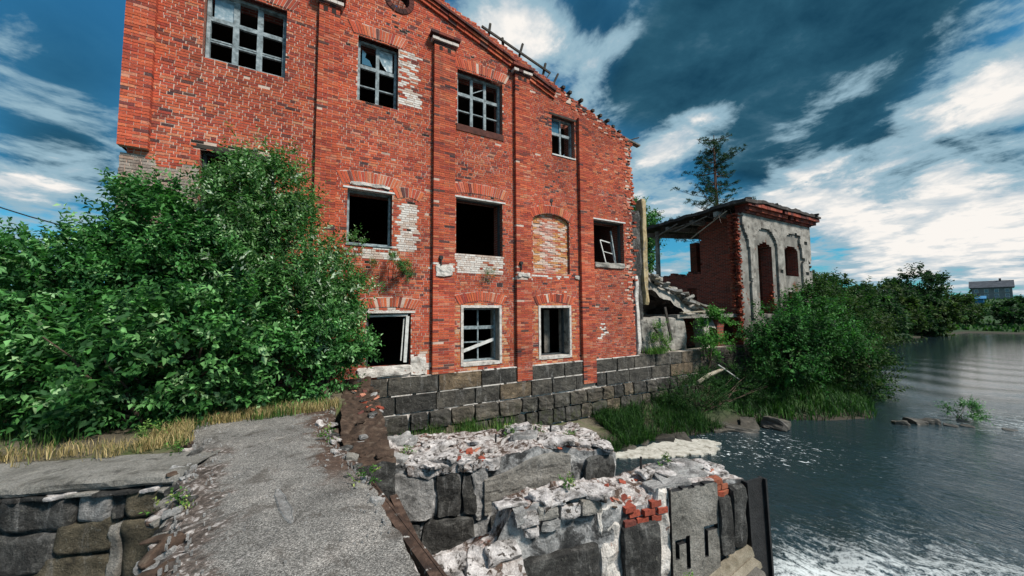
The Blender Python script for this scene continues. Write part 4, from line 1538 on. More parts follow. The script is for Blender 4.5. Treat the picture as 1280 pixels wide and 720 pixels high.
for i in range(26):
    x, y = R.uniform(12.5, 17), R.uniform(.35, 2)
    link('slab_piece', rough_mesh('slab_piece', R.choice([M_CONCRETE, M_PLASTER_GREY, M_PLASTER_WHITE]), R.uniform(.25, .7), R.uniform(.2, .5), R.uniform(.08, .2), .05, i + 300, 2, 3), heap, loc=(x - 14.5, y - 1.6, heap_z(x, y) + .05), rot=(R.uniform(-.5, .5), R.uniform(-.2, .8), R.uniform(0, 3)))
cb = rough_mesh('concrete_base', M_PLASTER_GREY, 2.9, .9, 1.45, .10, 88, 7, 1.4)
o = link('concrete_base', cb, None, loc=(13.2, .75, -.15))
tag(o, 'pale rough concrete base block under the rubble heap, right of the mill corner', 'concrete block')
# boards leaning against it
for i, (p, q, w_, lab) in enumerate((((12.3, .12, .9), (13.1, -.05, -.05), .06, 'dark thin pole leaning against the concrete base under the rubble'), ((13.0, .1, 1.75), (13.25, .02, .35), .12, 'short dark board hanging down in front of the concrete base'), ((14.2, .2, 1.5), (17.6, .35, 1.62), .16, 'long pale board lying across the foot of the rubble heap'))):
    b_ = MB()
    b_.beam(p, q, w_, .05)
    tag(b_.build('board', [M_WOODDARK, M_WOODDARK, M_WOODPALE][i]), lab, 'board')
# two sticks on the bank, a driftwood log and a fallen pale pole
b_ = MB()
b_.tube([(14.45, -1.2, -.60), (15.2, -1.2, -.98), (15.94, -1.2, -1.36)], [.025, .025, .02], 6)
tag(b_.build('pole', M_WHITEWOOD), 'thin white pole stuck slanting in the dark bank below the annex', 'pole')
b_ = MB()
b_.tube([(13.0, -1.25, -1.15), (13.8, -1.2, -.95), (14.9, -1.15, -.80)], [.07, .08, .05], 7)
tag(b_.build('driftwood_log', M_WOODPALE), 'grey driftwood log lying on the bank under the granite footing', 'log')


# ================================================================== vegetation
def unit(a):
    return a / (np.linalg.norm(a, axis=-1, keepdims=True) + 1e-9)


def leaf_mesh(name, P, D, N, L, Wd, C, mat):
    """one folded two-triangle leaf per row: base point P, direction D, rough normal N, length L, half width Wd, colour C"""
    S_ = unit(np.cross(D, N))
    Nn = np.cross(S_, D)
    mid = P + D * (L * .45)[:, None]
    up = Nn * (Wd * .55)[:, None]
    a = P
    b = mid + S_ * Wd[:, None] + up
    c = P + D * L[:, None] - Nn * (L * .12)[:, None]
    e = mid - S_ * Wd[:, None] + up
    V = np.stack([a, b, c, e], 1).reshape(-1, 3)
    n = len(P)
    i0 = np.arange(n) * 4
    F = np.stack([np.stack([i0, i0 + 1, i0 + 2], -1), np.stack([i0, i0 + 2, i0 + 3], -1)], 1).reshape(-1, 3)
    return mesh_np(name, V, F, mat, np.repeat(C, 2, 0))


def foliage(name, blobs, n_spray, per, L, wid, cols, seed, spray=.35, upb=.45, clump=.0, mat=None, ymax=None):
    """blobs: (centre, radii, weight). Sprays of leaves along short twigs, gathered in clumps that leave gaps"""
    g_ = np.random.RandomState(seed)
    Ps, Ds = [], []
    tot = sum(b[2] for b in blobs)
    for (c, r, wgt) in blobs:
        n = int(n_spray * wgt / tot)
        ncl = max(8, int(n / 26))
        dirs = unit(g_.normal(size=(ncl, 3)))
        rr_ = .40 + .62 * g_.uniform(size=(ncl, 1)) ** .55
        lump = 1 + .22 * np.sin(dirs[:, :1] * 5 + seed) * np.cos(dirs[:, 2:] * 4 + seed * 2)
        cc = np.array(c) + dirs * rr_ * lump * np.array(r)
        k = g_.randint(0, ncl, n)
        size = np.array(r).mean() * .19 * g_.uniform(.45, 1.4, (ncl, 1))
        p = cc[k] + g_.normal(size=(n, 3)) * size[k] * np.array([1, 1, .75])
        outw = unit((p - np.array(c)) / np.array(r))
        dd = unit(outw * .75 + np.array([0, 0, upb]) + g_.normal(size=(n, 3)) * .38)
        Ps.append(p)
        Ds.append(dd)
    P0, D0 = np.vstack(Ps), np.vstack(Ds)
    if ymax is not None:
        keep = P0[:, 1] < ymax
        P0, D0 = P0[keep], D0[keep]
    n = len(P0)
    t = np.tile(np.linspace(.15, 1, per), n)
    P1 = np.repeat(P0, per, 0)
    D1 = np.repeat(D0, per, 0)
    ln = spray * g_.uniform(.6, 1.3, n).repeat(per)
    side = unit(np.cross(D1, g_.normal(size=(n, 3)).repeat(per, 0)))
    alt = np.where(np.tile(np.arange(per), n) % 2, 1, -1)[:, None]
    P = P1 + D1 * (t * ln)[:, None]
    D = unit(D1 * .55 + side * alt * .8 + g_.normal(size=P.shape) * .3 + np.array([0, 0, -.05]))
    N = unit(np.array([0, 0, 1.0]) + g_.normal(size=P.shape) * .55 + D1 * .4)
    N = unit(N - D * (N * D).sum(1, keepdims=True))
    Ls = L * g_.uniform(.55, 1.25, len(P)) * (1.1 - .45 * t)
    Ws = Ls * wid * g_.uniform(.8, 1.2, len(P))
    ci = g_.choice(len(cols), n, p=np.array([c[1] for c in cols]) / sum(c[1] for c in cols)).repeat(per)
    C = np.array([c[0] for c in cols])[ci] * g_.uniform(.75, 1.25, (len(P), 1))
    tip = (t > .8)[:, None] * g_.uniform(0, .5, (len(P), 1))
    C = C * (1.12 + tip)
    return leaf_mesh(name, P, D, N, Ls, Ws, np.clip(C, 0, 1), mat or M_LEAF)


def stems(pairs, r0, r1, mat, name, parent, seed=0, seg=6):
    m_ = MB()
    g_ = random.Random(seed)
    for (p, q) in pairs:
        p, q = Vector(p), Vector(q)
        pts, rd = [], []
        for k in range(6):
            t = k / 5
            pts.append(p.lerp(q, t) + Vector((g_.uniform(-1, 1), g_.uniform(-1, 1), 0)) * (q - p).length * .035 * (0 < k < 5))
            rd.append(r0 + (r1 - r0) * t)
        m_.tube(pts, rd, seg)
    return m_.build(name, mat, parent)


GREENS = [((.038, .13, .032), 5), ((.058, .18, .046), 4), ((.024, .085, .026), 4), ((.12, .28, .10), 2.0), ((.25, .41, .21), 1.0)]  # palest greens are highlights painted into the leaf colour
FRESH = [((.036, .12, .03), 4), ((.062, .18, .045), 4), ((.13, .29, .10), 2.2), ((.27, .42, .21), 1.2), ((.022, .07, .022), 4), ((.16, .13, .06), .2)]
PALE = [((.055, .15, .04), 4), ((.085, .20, .06), 3), ((.17, .28, .13), 2.4), ((.38, .46, .34), 1.6), ((.038, .105, .03), 3)]  # whitish undersides, with highlights painted into the colour too
DARK = [((.016, .052, .013), 5), ((.024, .075, .017), 4), ((.055, .13, .032), 1.2), ((.010, .030, .009), 3)]  # darkened greens: low light and deep shadow put into the leaf colour
FAR = [((.018, .046, .018), 4), ((.027, .064, .022), 3), ((.013, .032, .014), 3), ((.045, .085, .03), 1)]
OLIVE = [((.026, .05, .014), 4), ((.04, .07, .019), 3), ((.02, .036, .011), 3), ((.07, .10, .03), 1)]


def shrub(label, loc, blobs, n, per, L, wid, cols, seed, spray=.35, cat='shrub', name='shrub', group=None, nst=13, ymax=None, upb=.45, stem_r=.028):
    e = empty(name, label, cat, loc, 0, group)
    off = np.array(loc)
    lb = [(tuple(np.array(c) - off), r, w_) for c, r, w_ in blobs]
    link('foliage', foliage('foliage', lb, n, per, L, wid, cols, seed, spray, upb, ymax=None if ymax is None else ymax - loc[1]), e)
    g_ = random.Random(seed)
    prs = []
    for k in range(nst):
        c, r, _ = lb[k % len(lb)]
        prs.append(((g_.uniform(-.15, .15), g_.uniform(-.1, .1), -.05), (c[0] + g_.uniform(-.7, .7) * r[0], c[1] + g_.uniform(-.5, .5) * r[1], c[2] + g_.uniform(0, .7) * r[2])))
    stems(prs, stem_r, stem_r * .3, M_BARK, 'stem', e, seed)
    return e


# the big thicket in front of the mill's left half
shrub('tall willow with whitish leaf undersides in the middle of the thicket against the brick wall', (-.7, -1.6, 0),
      [((-1.0, -1.5, 3.75), (.78, .62, .86), 1.5), ((-.55, -1.6, 2.5), (.95, .75, 1.1), 1.6), ((-.2, -1.7, 1.5), (1.1, .8, 1.1), 1.2)], 3900, 9, .112, .22, PALE, 1, name='willow', cat='willow', ymax=-.35)
shrub('dense green shrub forming the left shoulder of the thicket, under the pale wall corner', (-2.5, -1.5, 0),
      [((-2.4, -1.3, 2.95), (.78, .6, .88), 1.2), ((-2.5, -1.5, 1.95), (1.1, .8, 1.1), 1.5), ((-1.7, -1.4, 2.6), (.6, .6, .9), .8)], 2900, 9, .12, .25, GREENS, 2, ymax=-.35)
shrub('far left spreading shrub of the thicket beside the bare path', (-4.0, -1.2, 0),
      [((-3.65, -1.2, 2.0), (1.0, .8, 1.1), 1.5), ((-4.6, -.6, 1.25), (1.2, .9, 1.0), 1), ((-3.4, -1.6, 1.0), (1.0, .8, .9), .8)], 2400, 9, .12, .25, GREENS, 3)
shrub('low broad leaved shrub at the front of the thicket behind the dry grass edge', (-1.9, -2.75, 0),
      [((-2.3, -2.7, .95), (1.1, .62, .85), 1.2), ((-1.2, -2.5, 1.0), (1.1, .6, .9), 1.2), ((-2.9, -2.6, .7), (.7, .5, .6), .6)], 2000, 9, .135, .27, FRESH, 4)
shrub('low leafy shrub at the right end of the thicket beside the broken ground floor window', (.2, -1.7, 0),
      [((.15, -1.7, 1.15), (.75, .6, .95), 1.2), ((.55, -1.2, 1.2), (.55, .5, 1.0), .8), ((-.3, -2.3, .75), (.7, .45, .65), .7)], 1800, 9, .12, .25, GREENS, 5, ymax=-.3)
shrub('sprig of leaves standing in front of the left first floor window', (.85, -.5, 2.9), [((.95, -.45, 3.35), (.16, .14, .32), 1)], 26, 7, .08, .22, PALE, 6, nst=2, stem_r=.008, spray=.25)
shrub('bushy plant rooted in the brick wall below the left first floor window', (1.9, -.1, 2.5), [((1.8, -.28, 2.85), (.42, .22, .24), 1), ((2.2, -.25, 2.7), (.3, .2, .16), .5)], 330, 8, .055, .16, GREENS, 7, nst=4, stem_r=.012, spray=.18, name='wall_plant', cat='plant')
shrub('small tuft growing from the white brick panel under the middle window', (4.75, -.08, 2.5), [((4.75, -.14, 2.68), (.26, .1, .14), 1)], 60, 8, .05, .14, GREENS, 8, nst=2, stem_r=.008, spray=.16, name='wall_plant', cat='plant')

# bank vegetation right of the mill
shrub('young light green tree in front of the annex basement', (15.0, -.45, -.9), [((15.3, -.5, .75), (.7, .45, .65), 1), ((15.4, -.4, .1), (.5, .4, .5), .5)], 300, 8, .15, .24, [((.05, .16, .03), 3), ((.09, .22, .05), 2)], 21, nst=4, name='young_tree', cat='tree', spray=.4)
shrub('large dense bush on the river bank in front of the annex', (19.5, -1.9, -2.2), [((19.2, -1.9, .6), (1.8, 1.2, 1.6), 1.3), ((18.0, -2.0, -.3), (1.9, 1.1, 1.4), 1.0), ((21.3, -2.0, -.1), (1.9, 1.3, 1.7), 1.2)], 3200, 8, .17, .26, DARK + GREENS[:3], 22, spray=.5)
shrub('broad dark bush on the bank at the right foot of the annex', (24.5, -1.2, -2.2), [((24.3, -1.0, .6), (2.6, 1.7, 2.3), 1.4), ((28.0, .2, .3), (2.8, 1.8, 2.4), 1.1), ((22.5, -2.6, -1.2), (2.0, 1.2, 1.2), .7)], 3300, 8, .2, .26, DARK + OLIVE[:2], 23, spray=.55)
shrub('low brownish green bush hanging over the water beyond the big bank bush', (30.5, -1.0, -2.2), [((30.5, -.6, -.3), (2.6, 1.6, 1.9), 1), ((33.5, 1.0, .1), (3.0, 1.6, 2.2), 1)], 2100, 8, .2, .22, OLIVE, 24, spray=.6)
shrub('dark leafy mound on the bank under the granite footing', (13.0, -1.2, -2.3), [((12.9, -1.2, -1.6), (1.5, .7, .75), 1), ((15.0, -1.2, -1.5), (1.6, .8, .9), 1), ((16.6, -1.7, -1.6), (1.3, .8, .9), .8)], 2300, 8, .085, .2, DARK, 25, spray=.3)
shrub('small bush on the rocks out in the river', (21.5, -6.15, -2.6), [((21.5, -6.15, -2.28), (.55, .4, .3), 1)], 170, 8, .1, .18, GREENS, 26, spray=.3, nst=4, stem_r=.015)

# trees
tree_n = [0]


def tree(label, base, h, crown, n, L, cols, seed, trunk_r=.2, group=None, name='tree', per=7, spray=.8, wid=.3, cat='tree'):
    e = empty(name, label, cat, base, 0, group)
    blobs_ = []
    g_ = random.Random(seed)
    for (dx, dy, dz, rx, ry, rz, w_) in crown:
        blobs_.append(((dx, dy, dz), (rx, ry, rz), w_))
    link('crown', foliage('crown', blobs_, n, per, L, wid, cols, seed, spray, .3), e)
    prs = [((0, 0, -.3), (0, 0, h * .8))]
    for (c, r, w_) in blobs_:
        prs.append(((0, 0, h * .3), (c[0], c[1], c[2])))
    stems(prs, trunk_r, trunk_r * .2, M_BARK, 'trunk', e, seed)
    return e


tree('leafy green tree standing behind the collapsed bay beside the yellow jamb', (22.6, 10.5, -.2), 11, [(0, 0, 8.6, 2.4, 2.0, 2.4, 1.2), (-1.3, .3, 6.3, 2.2, 1.8, 2.2, 1), (1.2, 0, 6.0, 2.0, 1.8, 2.0, .8), (.3, 0, 3.4, 2.2, 1.6, 1.8, .7)], 2600, .26, GREENS + DARK[:2], 31, spray=.6)
tree('bushy tree glimpsed through the gap in the annex end wall', (29.0, 14.0, -.2), 7, [(0, 0, 4.6, 1.8, 1.6, 2.0, 1), (-1.6, .5, 2.6, 2.0, 1.6, 1.6, 1)], 800, .28, DARK, 32)

# thin pine above the annex roof: two bare trunks with open tiers of needles
pine = empty('pine_tree', 'tall thin pine with sparse tiers of needles rising above the annex roof', 'pine', (32.2, 9.2, -.3))
tr = MB()
gp = random.Random(8)
trunks = (((-.1, 0, 0), (.15, 0, 18.2)), ((.9, .2, 0), (.75, .3, 17.2)))
for (p, q) in trunks:
    p, q = Vector(p), Vector(q)
    tr.tube([p.lerp(q, k / 8) + Vector((.07 * math.sin(k * 1.7), 0, 0)) for k in range(9)], [.17 - .017 * k for k in range(9)], 7)
NP, ND, NN, NL = [], [], [], []
for ti, (p, q) in enumerate(trunks):
    p, q = Vector(p), Vector(q)
    zz = 8.2
    while zz < 18.0:
        t = zz / q.z
        c = p.lerp(q, t)
        ln = (4.2 * max(.05, 1 - (zz - 8.5) / 11.0) ** .7 + .4) * (1 if ti == 0 else .7)
        for k in range(gp.randint(2, 4)):
            a = gp.uniform(0, 6.28)
            l = ln * gp.uniform(.45, 1.1)
            e_ = c + Vector((math.cos(a) * l, math.sin(a) * l, l * gp.uniform(.02, .38)))
            m1 = c.lerp(e_, .5) + Vector((0, 0, -.06 * l))
            tr.tube([c, m1, e_], [.035, .022, .008], 5)
            for s in range(int(4 + l * 4.2)):
                tt = gp.uniform(.30, 1.04)
                b0 = c.lerp(e_, tt) + Vector((gp.gauss(0, .15), gp.gauss(0, .15), gp.gauss(.03, .08)))
                for w_ in range(16):
                    dd = Vector((gp.gauss(0, 1), gp.gauss(0, 1), gp.gauss(.35, .7))).normalized()
                    NP.append(b0 + dd * .02)
                    ND.append(dd)
                    NN.append(Vector((gp.gauss(0, 1), gp.gauss(0, 1), gp.gauss(0, 1))).normalized())
                    NL.append(gp.uniform(.12, .24))
        zz += gp.uniform(.3, .95)
tr.build('trunk', M_BARKPINE, pine)
NL = np.array(NL)
NC = np.array([(.022, .055, .022), (.035, .075, .03), (.015, .04, .018)])[np.random.RandomState(2).randint(0, 3, len(NL))]
link('crown', leaf_mesh('crown', np.array(NP), np.array(ND), np.array(NN), NL, NL * .10, NC, M_LEAF), pine)

# wooded bank upstream: each tree its own object
KINDS = ['dark rounded tree in the riverside wood upstream of the annex', 'tall leafy tree in the riverside wood upstream of the annex', 'olive green willowy tree in the riverside wood upstream of the annex']
gt = random.Random(77)
spots = []
for i in range(42):
    x = 33 + 60 * (i / 41) ** 1.05 + gt.uniform(-1, 1)
    ysh = float(np.interp(x, SHX, SHY))
    lane = i % 3
    y = ysh + (1.6, 4.5, 8.5)[lane] + gt.uniform(-.8, 1.2)
    top = np.interp(x, [33, 40, 60, 80, 95], [4.3, 4.0, 4.2, 4.2, 3.6]) * (.62, .85, 1.0)[lane] + gt.uniform(-.5, .5)
    spots.append((x, y, top))
for i, (x, y, top) in enumerate(spots):
    zb = gz(x, y) - .1
    lane = i % 3
    bx = px((x, y, 0))[0]
    fwd = (Vector((x, y, 0)) - CAM).dot(FW)
    top = 1.6 + (389 - float(np.interp(bx, [960, 1015, 1050, 1075, 1100, 1130, 1160, 1185, 1205, 1240], [338, 342, 350, 356, 358, 354, 354, 360, 370, 384]))) / 450 * fwd
    top = zb + (top - zb) * (.66, .86, 1.0)[lane] * gt.uniform(.93, 1.04)
    h = top - zb
    k = gt.randint(0, 2)
    w_ = h * gt.uniform(.42, .56)
    tree(KINDS[k], (x, y, zb), h, [(0, 0, h * .68, w_ * .75, w_ * .75, h * .34, 1), (gt.uniform(-.4, .4) * w_, gt.uniform(-.4, .4) * w_, h * .38, w_, w_, h * .36, 1.3), (gt.uniform(-.7, .7) * w_, gt.uniform(-.5, .5) * w_, h * .5, w_ * .6, w_ * .6, h * .28, .7)],
         360, .34 + .004 * x, (FAR, DARK, OLIVE)[k] if k != 1 else FAR, 100 + i, group='riverside wood upstream of the annex', spray=.8, per=6, trunk_r=.14)
tree('tallest full crowned tree of the wood, standing above the river bend', (91, 9.6, gz(91, 9.6)), 10, [(0, 0, 7.0, 2.6, 2.4, 2.8, 1), (-1.5, 0, 5, 2.6, 2.2, 2.6, 1), (1.6, 0, 4.6, 2.6, 2.2, 2.6, 1)], 900, .6, FAR, 201, trunk_r=.25, spray=1.0, per=6)
tree('smaller pointed tree just left of the tallest tree above the river bend', (88, 13.0, gz(88, 13)), 8, [(0, 0, 5.0, 1.7, 1.6, 2.9, 1), (0, 0, 3, 2.2, 2, 2, 1)], 420, .55, FAR, 202, trunk_r=.2, spray=.9, per=6)
for i in range(24):
    x = 104 + gt.uniform(0, 75)
    y = -14 + 46 * (i / 23) + gt.uniform(-2, 2)
    zb = gz(x, y) - .1
    bx = px((x, y, 0))[0]
    fwd = (Vector((x, y, 0)) - CAM).dot(FW)
    h = 1.6 + (389 - float(np.interp(bx, [1100, 1160, 1185, 1205, 1222, 1275, 1290], [360, 362, 366, 372, 381, 381, 370]))) / 450 * fwd - zb
    h = max(1.3, h * gt.uniform(.75, 1.03))
    w_ = min(h * .6, 3.4)
    tree('low rounded tree on the far slope below the houses', (x, y, zb), h, [(0, 0, h * .6, w_, w_, h * .4, 1), (w_ * .6, 0, h * .4, w_ * .8, w_ * .8, h * .36, .8)], 170, .75, FAR if i % 3 else OLIVE, 300 + i, group='low trees on the far slope', spray=1.0, per=6, trunk_r=.15)
for i, (x, y, h) in enumerate(((-24, 38, 8.4), (-18, 33, 6.4), (-29, 47, 9), (-14.5, 27, 5.2))):
    zb = gz(x, y) - .1
    tree('dark tree in the distance left of the thicket', (x, y, zb), h, [(0, 0, h * .62, h * .36, h * .36, h * .36, 1), (h * .2, 0, h * .35, h * .38, h * .35, h * .34, 1)], 600, .34, FAR, 400 + i, group='distant trees on the left', per=6)


# ---- grasses
def grass(name, pts, h, wdt, cols, seed, lean=.35, label=None, cat=None):
    g_ = np.random.RandomState(seed)
    P = np.array(pts)
    n = len(P)
    a = g_.uniform(0, 6.28, n)
    dx = np.stack([np.cos(a), np.sin(a), np.zeros(n)], -1)
    sd_ = np.stack([-np.sin(a), np.cos(a), np.zeros(n)], -1) * wdt
    hh = (h * g_.uniform(.45, 1.2, n))[:, None]
    ln = g_.uniform(.1, 1.0, (n, 1)) * lean
    m1 = P + np.array([0, 0, 1]) * hh * .55 + dx * hh * ln * .35
    tp = P + np.array([0, 0, 1]) * hh * (1 - .3 * ln) + dx * hh * ln * 1.1
    V = np.stack([P - sd_, P + sd_, m1 - sd_ * .7, m1 + sd_ * .7, tp], 1).reshape(-1, 3)
    i0 = np.arange(n)[:, None] * 5
    F = np.concatenate([i0 + np.array([[0, 1, 3]]), i0 + np.array([[0, 3, 2]]), i0 + np.array([[2, 3, 4]])], 1).reshape(-1, 3)
    C = np.array([c for c, _ in cols])[g_.choice(len(cols), n, p=np.array([k for _, k in cols]) / sum(k for _, k in cols))] * g_.uniform(.7, 1.3, (n, 1))
    return tag(link(name, mesh_np(name, V, F, M_GRASS, np.repeat(C, 3, 0))), label, cat, kind='stuff')


def scatter(n, seed, x0, x1, y0, y1, keep=None, clump=0.0, zoff=-.02):
    g_ = np.random.RandomState(seed)
    P = np.stack([g_.uniform(x0, x1, n), g_.uniform(y0, y1, n)], -1)
    if clump:
        c = np.stack([g_.uniform(x0, x1, max(4, n // 60)), g_.uniform(y0, y1, max(4, n // 60))], -1)
        P = c[g_.randint(0, len(c), n)] + g_.normal(size=(n, 2)) * clump
        P[:, 0] = np.clip(P[:, 0], x0, x1)
        P[:, 1] = np.clip(P[:, 1], y0, y1)
    if keep is not None:
        P = P[keep(P[:, 0], P[:, 1])]
    return np.column_stack([P, ground_h(P[:, 0], P[:, 1]) + zoff])


STRAW = [((.36, .27, .12), 4), ((.46, .36, .18), 3), ((.24, .19, .09), 3), ((.16, .19, .06), 1.5)]
GRN = [((.05, .13, .025), 4), ((.08, .18, .035), 3), ((.13, .22, .06), 1.2), ((.03, .08, .018), 3)]
GRNY = GRN + [((.22, .26, .08), 1.5)]
LIGHTG = [((.12, .22, .05), 3), ((.18, .28, .08), 2)]
# dry fringe round the slab's far end and along the ledge on the left
def fringe(P, z=0.0):
    P = P.copy()
    P[:, 2] = z
    return P
p1 = scatter(2600, 1, -1.62, .45, -3.22, -2.75, clump=.11)
p2 = scatter(3400, 2, -3.9, -1.25, -4.2, -2.9, keep=lambda x, y: np.abs(y - (-3.66 - .20 * (x + 2.85))) < .17, clump=.0)
p2b = np.vstack([scatter(900, 12, -1.75, -1.38, -4.05, -3.1, clump=.07), scatter(900, 13, -4.2, -1.5, -4.3, -3.3, keep=lambda x, y: np.abs(y - (-3.84 - .28 * (x + 2.85))) < .16, clump=.06)])
grass('dry_grass', np.vstack([fringe(p1), fringe(p2), fringe(p2b)]), .15, .004, STRAW, 1, .8, 'straw coloured dry grass fringing the concrete slab and ledge', 'grass')
p3 = scatter(4200, 3, -6.5, .4, -3.3, -1.2, clump=.15)
grass('grass', fringe(p3, -.02), .22, .006, GRN, 2, .6, 'green grass under the thicket', 'grass')
p4 = scatter(9000, 4, -20, -4.2, -2.0, 14, clump=.4)
grass('grass', p4, .5, .014, LIGHTG, 3, .6, 'light green grass in the open field on the left', 'grass')
p5 = scatter(6500, 5, .95, 5.4, -2.6, -.2, keep=lambda x, y: y > -2.6 + .12 * x, clump=.16)
grass('grass', p5, .42, .009, GRNY, 4, .5, 'tall green grass between the granite footing and the broken pier', 'grass')
p6 = scatter(12000, 6, 5.4, 12.6, -2.35, -.2, keep=lambda x, y: (y > np.interp(x, SHX, SHY) + .1) & ((x > 8.6) | (y < -.9 - .25 * (x - 5.4))), clump=.18)
grass('grass', p6, .5, .010, DARK + GRN[:1], 5, 1.1, 'dark green grass hanging down the bank below the granite footing', 'grass')
p7 = scatter(7000, 7, 14.5, 26, -4.8, -1.5, keep=lambda x, y: y > np.interp(x, SHX, SHY) + .05, clump=.3)
grass('grass', p7, .55, .018, DARK[:3] + GRN[:1], 6, 1.0, 'bright grass on the point of the bank at the water', 'grass')
p8 = scatter(320, 8, 11.6, 14.2, -.35, .2, clump=.12)
p8[:, 2] = -.1
grass('grass', p8, .32, .012, LIGHTG + GRN[:2], 7, .6, 'pale grass on the granite ledge in front of the concrete base', 'grass')
p9 = scatter(9000, 9, 103, 190, -40, 40, clump=3.0)
grass('grass', p9, .7, .2, DARK[:3] + GRN[:1], 8, .6, 'meadow on the far slope below the houses', 'grass')

fern = empty('tall_weed', 'feathery pale green weed in front of the concrete base', 'plant', (12.55, 0.0, -.1))
link('foliage', foliage('foliage', [((0, -.02, .55), (.32, .2, .55), 1)], 110, 9, .13, .13, LIGHTG + GRN[:2], 51, .35, .9), fern)
stems([((0, 0, -.02), (.1 * k - .2, 0, .9)) for k in range(5)], .012, .004, M_BARK, 'stem', fern, 3)

# ================================================================== foreground: slab, ledge wall, broken piers
def slab_edges(y):
    xr = float(np.interp(-y, [2.7, 3.2, 4.0, 4.6, 5.2, 5.7, 6.4, 7.7, 12], [.45, .42, .28, .30, .40, .47, .56, .62, .70]))
    xl = float(np.interp(-y, [2.7, 3.05, 6.87, 12], [-1.5, -1.45, -.84, -.80]))
    return xl, xr


bm = bmesh.new()
NV, NU = 230, 56
yy = [-2.75 - (12 - 2.75) * (k / NV) for k in range(NV + 1)]
gv = {}
for j, y in enumerate(yy):
    xl, xr = slab_edges(y)
    xl += .075 * fbm(0.3, y * 2.4, 1) + .03 * noise.noise(Vector((1, y * 11, 3)))
    xr += .05 * fbm(5.3, y * 2.4, 1) + .022 * noise.noise(Vector((7, y * 13, 3)))
    for i in range(NU + 1):
        u = i / NU
        x = xl + (xr - xl) * u
        de = min((x - xl), (xr - x))
        left = math.exp(-(x - xl) / .16) * (1 if y < -3.9 else .25)
        right = math.exp(-(xr - x) / .14) * (1 if y > -6.3 else .35)
        z = .006 * fbm(x * 3, y * 3, 2) - left * (.085 + .07 * fbm(x * 6, y * 6, 5)) - right * (.05 + .06 * fbm(x * 6, y * 6, 9))
        gv[i, j] = bm.verts.new((x, y, z))
for i in range(NU):
    for j in range(NV):
        f = bm.faces.new([gv[i, j], gv[i, j + 1], gv[i + 1, j + 1], gv[i + 1, j]])
        f.smooth = True
for side in (0, NU):
    prev = None
    for j in range(NV + 1):
        v = gv[side, j]
        inn = .06 if side == 0 else -.06
        cur = [v, bm.verts.new((v.co.x + inn * .3 + .03 * noise.noise(v.co * 9), v.co.y, -.20)), bm.verts.new((v.co.x + inn * 2.5, v.co.y, -.42)), bm.verts.new((v.co.x + inn * 2.2, v.co.y, -3.2))]
        if prev:
            for a in range(3):
                q = [prev[a], prev[a + 1], cur[a + 1], cur[a]]
                bm.faces.new(q if side == 0 else q[::-1])
        prev = cur
me = bpy.data.meshes.new('concrete_slab')
bm.normal_update()
bm.to_mesh(me)
bm.free()
me.materials.append(M_SLAB)
slab = link('concrete_slab', me)
tag(slab, kind='structure')
# scar in the slab: a slot with a raised pale rim
b_ = MB()
ring = []
for k in range(22):
    t = 2 * math.pi * k / 22
    ring.append((math.cos(t), math.sin(t)))
cx_, cy_ = -.155, -6.33
ax = Vector((.14, -.68, 0)).normalized()
ay = Vector((.68, .14, 0)).normalized()
P = lambda r1, r2, z, t: tuple(Vector((cx_, cy_, z)) + ax * (r1 * ring[t % 22][0]) + ay * (r2 * ring[t % 22][1] * (1 + .6 * noise.noise(Vector(((t % 22) * .9, 1, 1))))))
for k in range(22):
    b_.face([P(.36, .045, .001, k), P(.36, .045, .001, k + 1), P(.335, .036, .012, k + 1), P(.335, .036, .012, k)], 0)
    b_.face([P(.335, .036, .012, k), P(.335, .036, .012, k + 1), P(.31, .029, .004, k + 1), P(.31, .029, .004, k)], 0)
b_.face([P(.31, .029, .0045, k) for k in range(22)], 1)
b_.build('filled_slot', [M_LIMEGREY, M_LIMEGREY], slab)
# flaking shards down the left edge
fl = [rough_mesh('concrete_flake', m_, .22, .12, .045, .028, 500 + k, 3, 6) for k, m_ in enumerate((M_RUBBLE, M_MOSS, M_STONE_DARK, M_LIMEGREY, M_CONCRETE))]
rf = random.Random(4)
for i in range(64):
    y = -4.0 - 3.4 * i / 63
    xl, _ = slab_edges(y)
    link('concrete_flake', rf.choice(fl), slab, loc=(xl + rf.uniform(-.05, .13), y, rf.uniform(-.16, -.045)), rot=(rf.uniform(-.3, .3), rf.uniform(-.5, .1), rf.uniform(-.9, .9)), scale=(rf.uniform(.4, 1.1), rf.uniform(.4, 1.1), rf.uniform(.4, 1.2)))
for i in range(46):
    y = -3.1 - 3.6 * i / 45
    _, xr = slab_edges(y)
    link('concrete_flake', rf.choice(fl), slab, loc=(xr + rf.uniform(-.16, .04), y, rf.uniform(-.10, -.03)), rot=(rf.uniform(-.3, .3), rf.uniform(-.1, .4), rf.uniform(-.9, .9)), scale=(rf.uniform(.3, .8), rf.uniform(.4, .9), rf.uniform(.4, 1.2)))

# ---- ledge wall on the left
lw = empty('retaining_wall', 'low stone retaining wall with a concrete ledge left of the slab', 'wall', (-2.54, -4.53, 0), rad(-20))
bm = bmesh.new()
vs = {}
prof = [(.62, -.02), (.3, .0), (.04, -.012), (-.03, -.035), (-.035, -.085), (.0, -.115), (.05, -.14), (.06, -1.0), (.08, -3.3)]
for i in range(121):
    u = -6.5 + 8.05 * i / 120
    for j, (v, z) in enumerate(prof):
        k = 1 if j < 7 else .4
        vs[i, j] = bm.verts.new((u, v + .03 * k * fbm(u * 2.2, j * .7, 3), z + (.018 * fbm(u * 2, v * 4, 7) if j < 7 else 0)))
for i in range(120):
    for j in range(len(prof) - 1):
        bm.faces.new([vs[i, j], vs[i, j + 1], vs[i + 1, j + 1], vs[i + 1, j]])
bm.normal_update()
me = bpy.data.meshes.new('concrete_ledge')
bm.to_mesh(me)
bm.free()
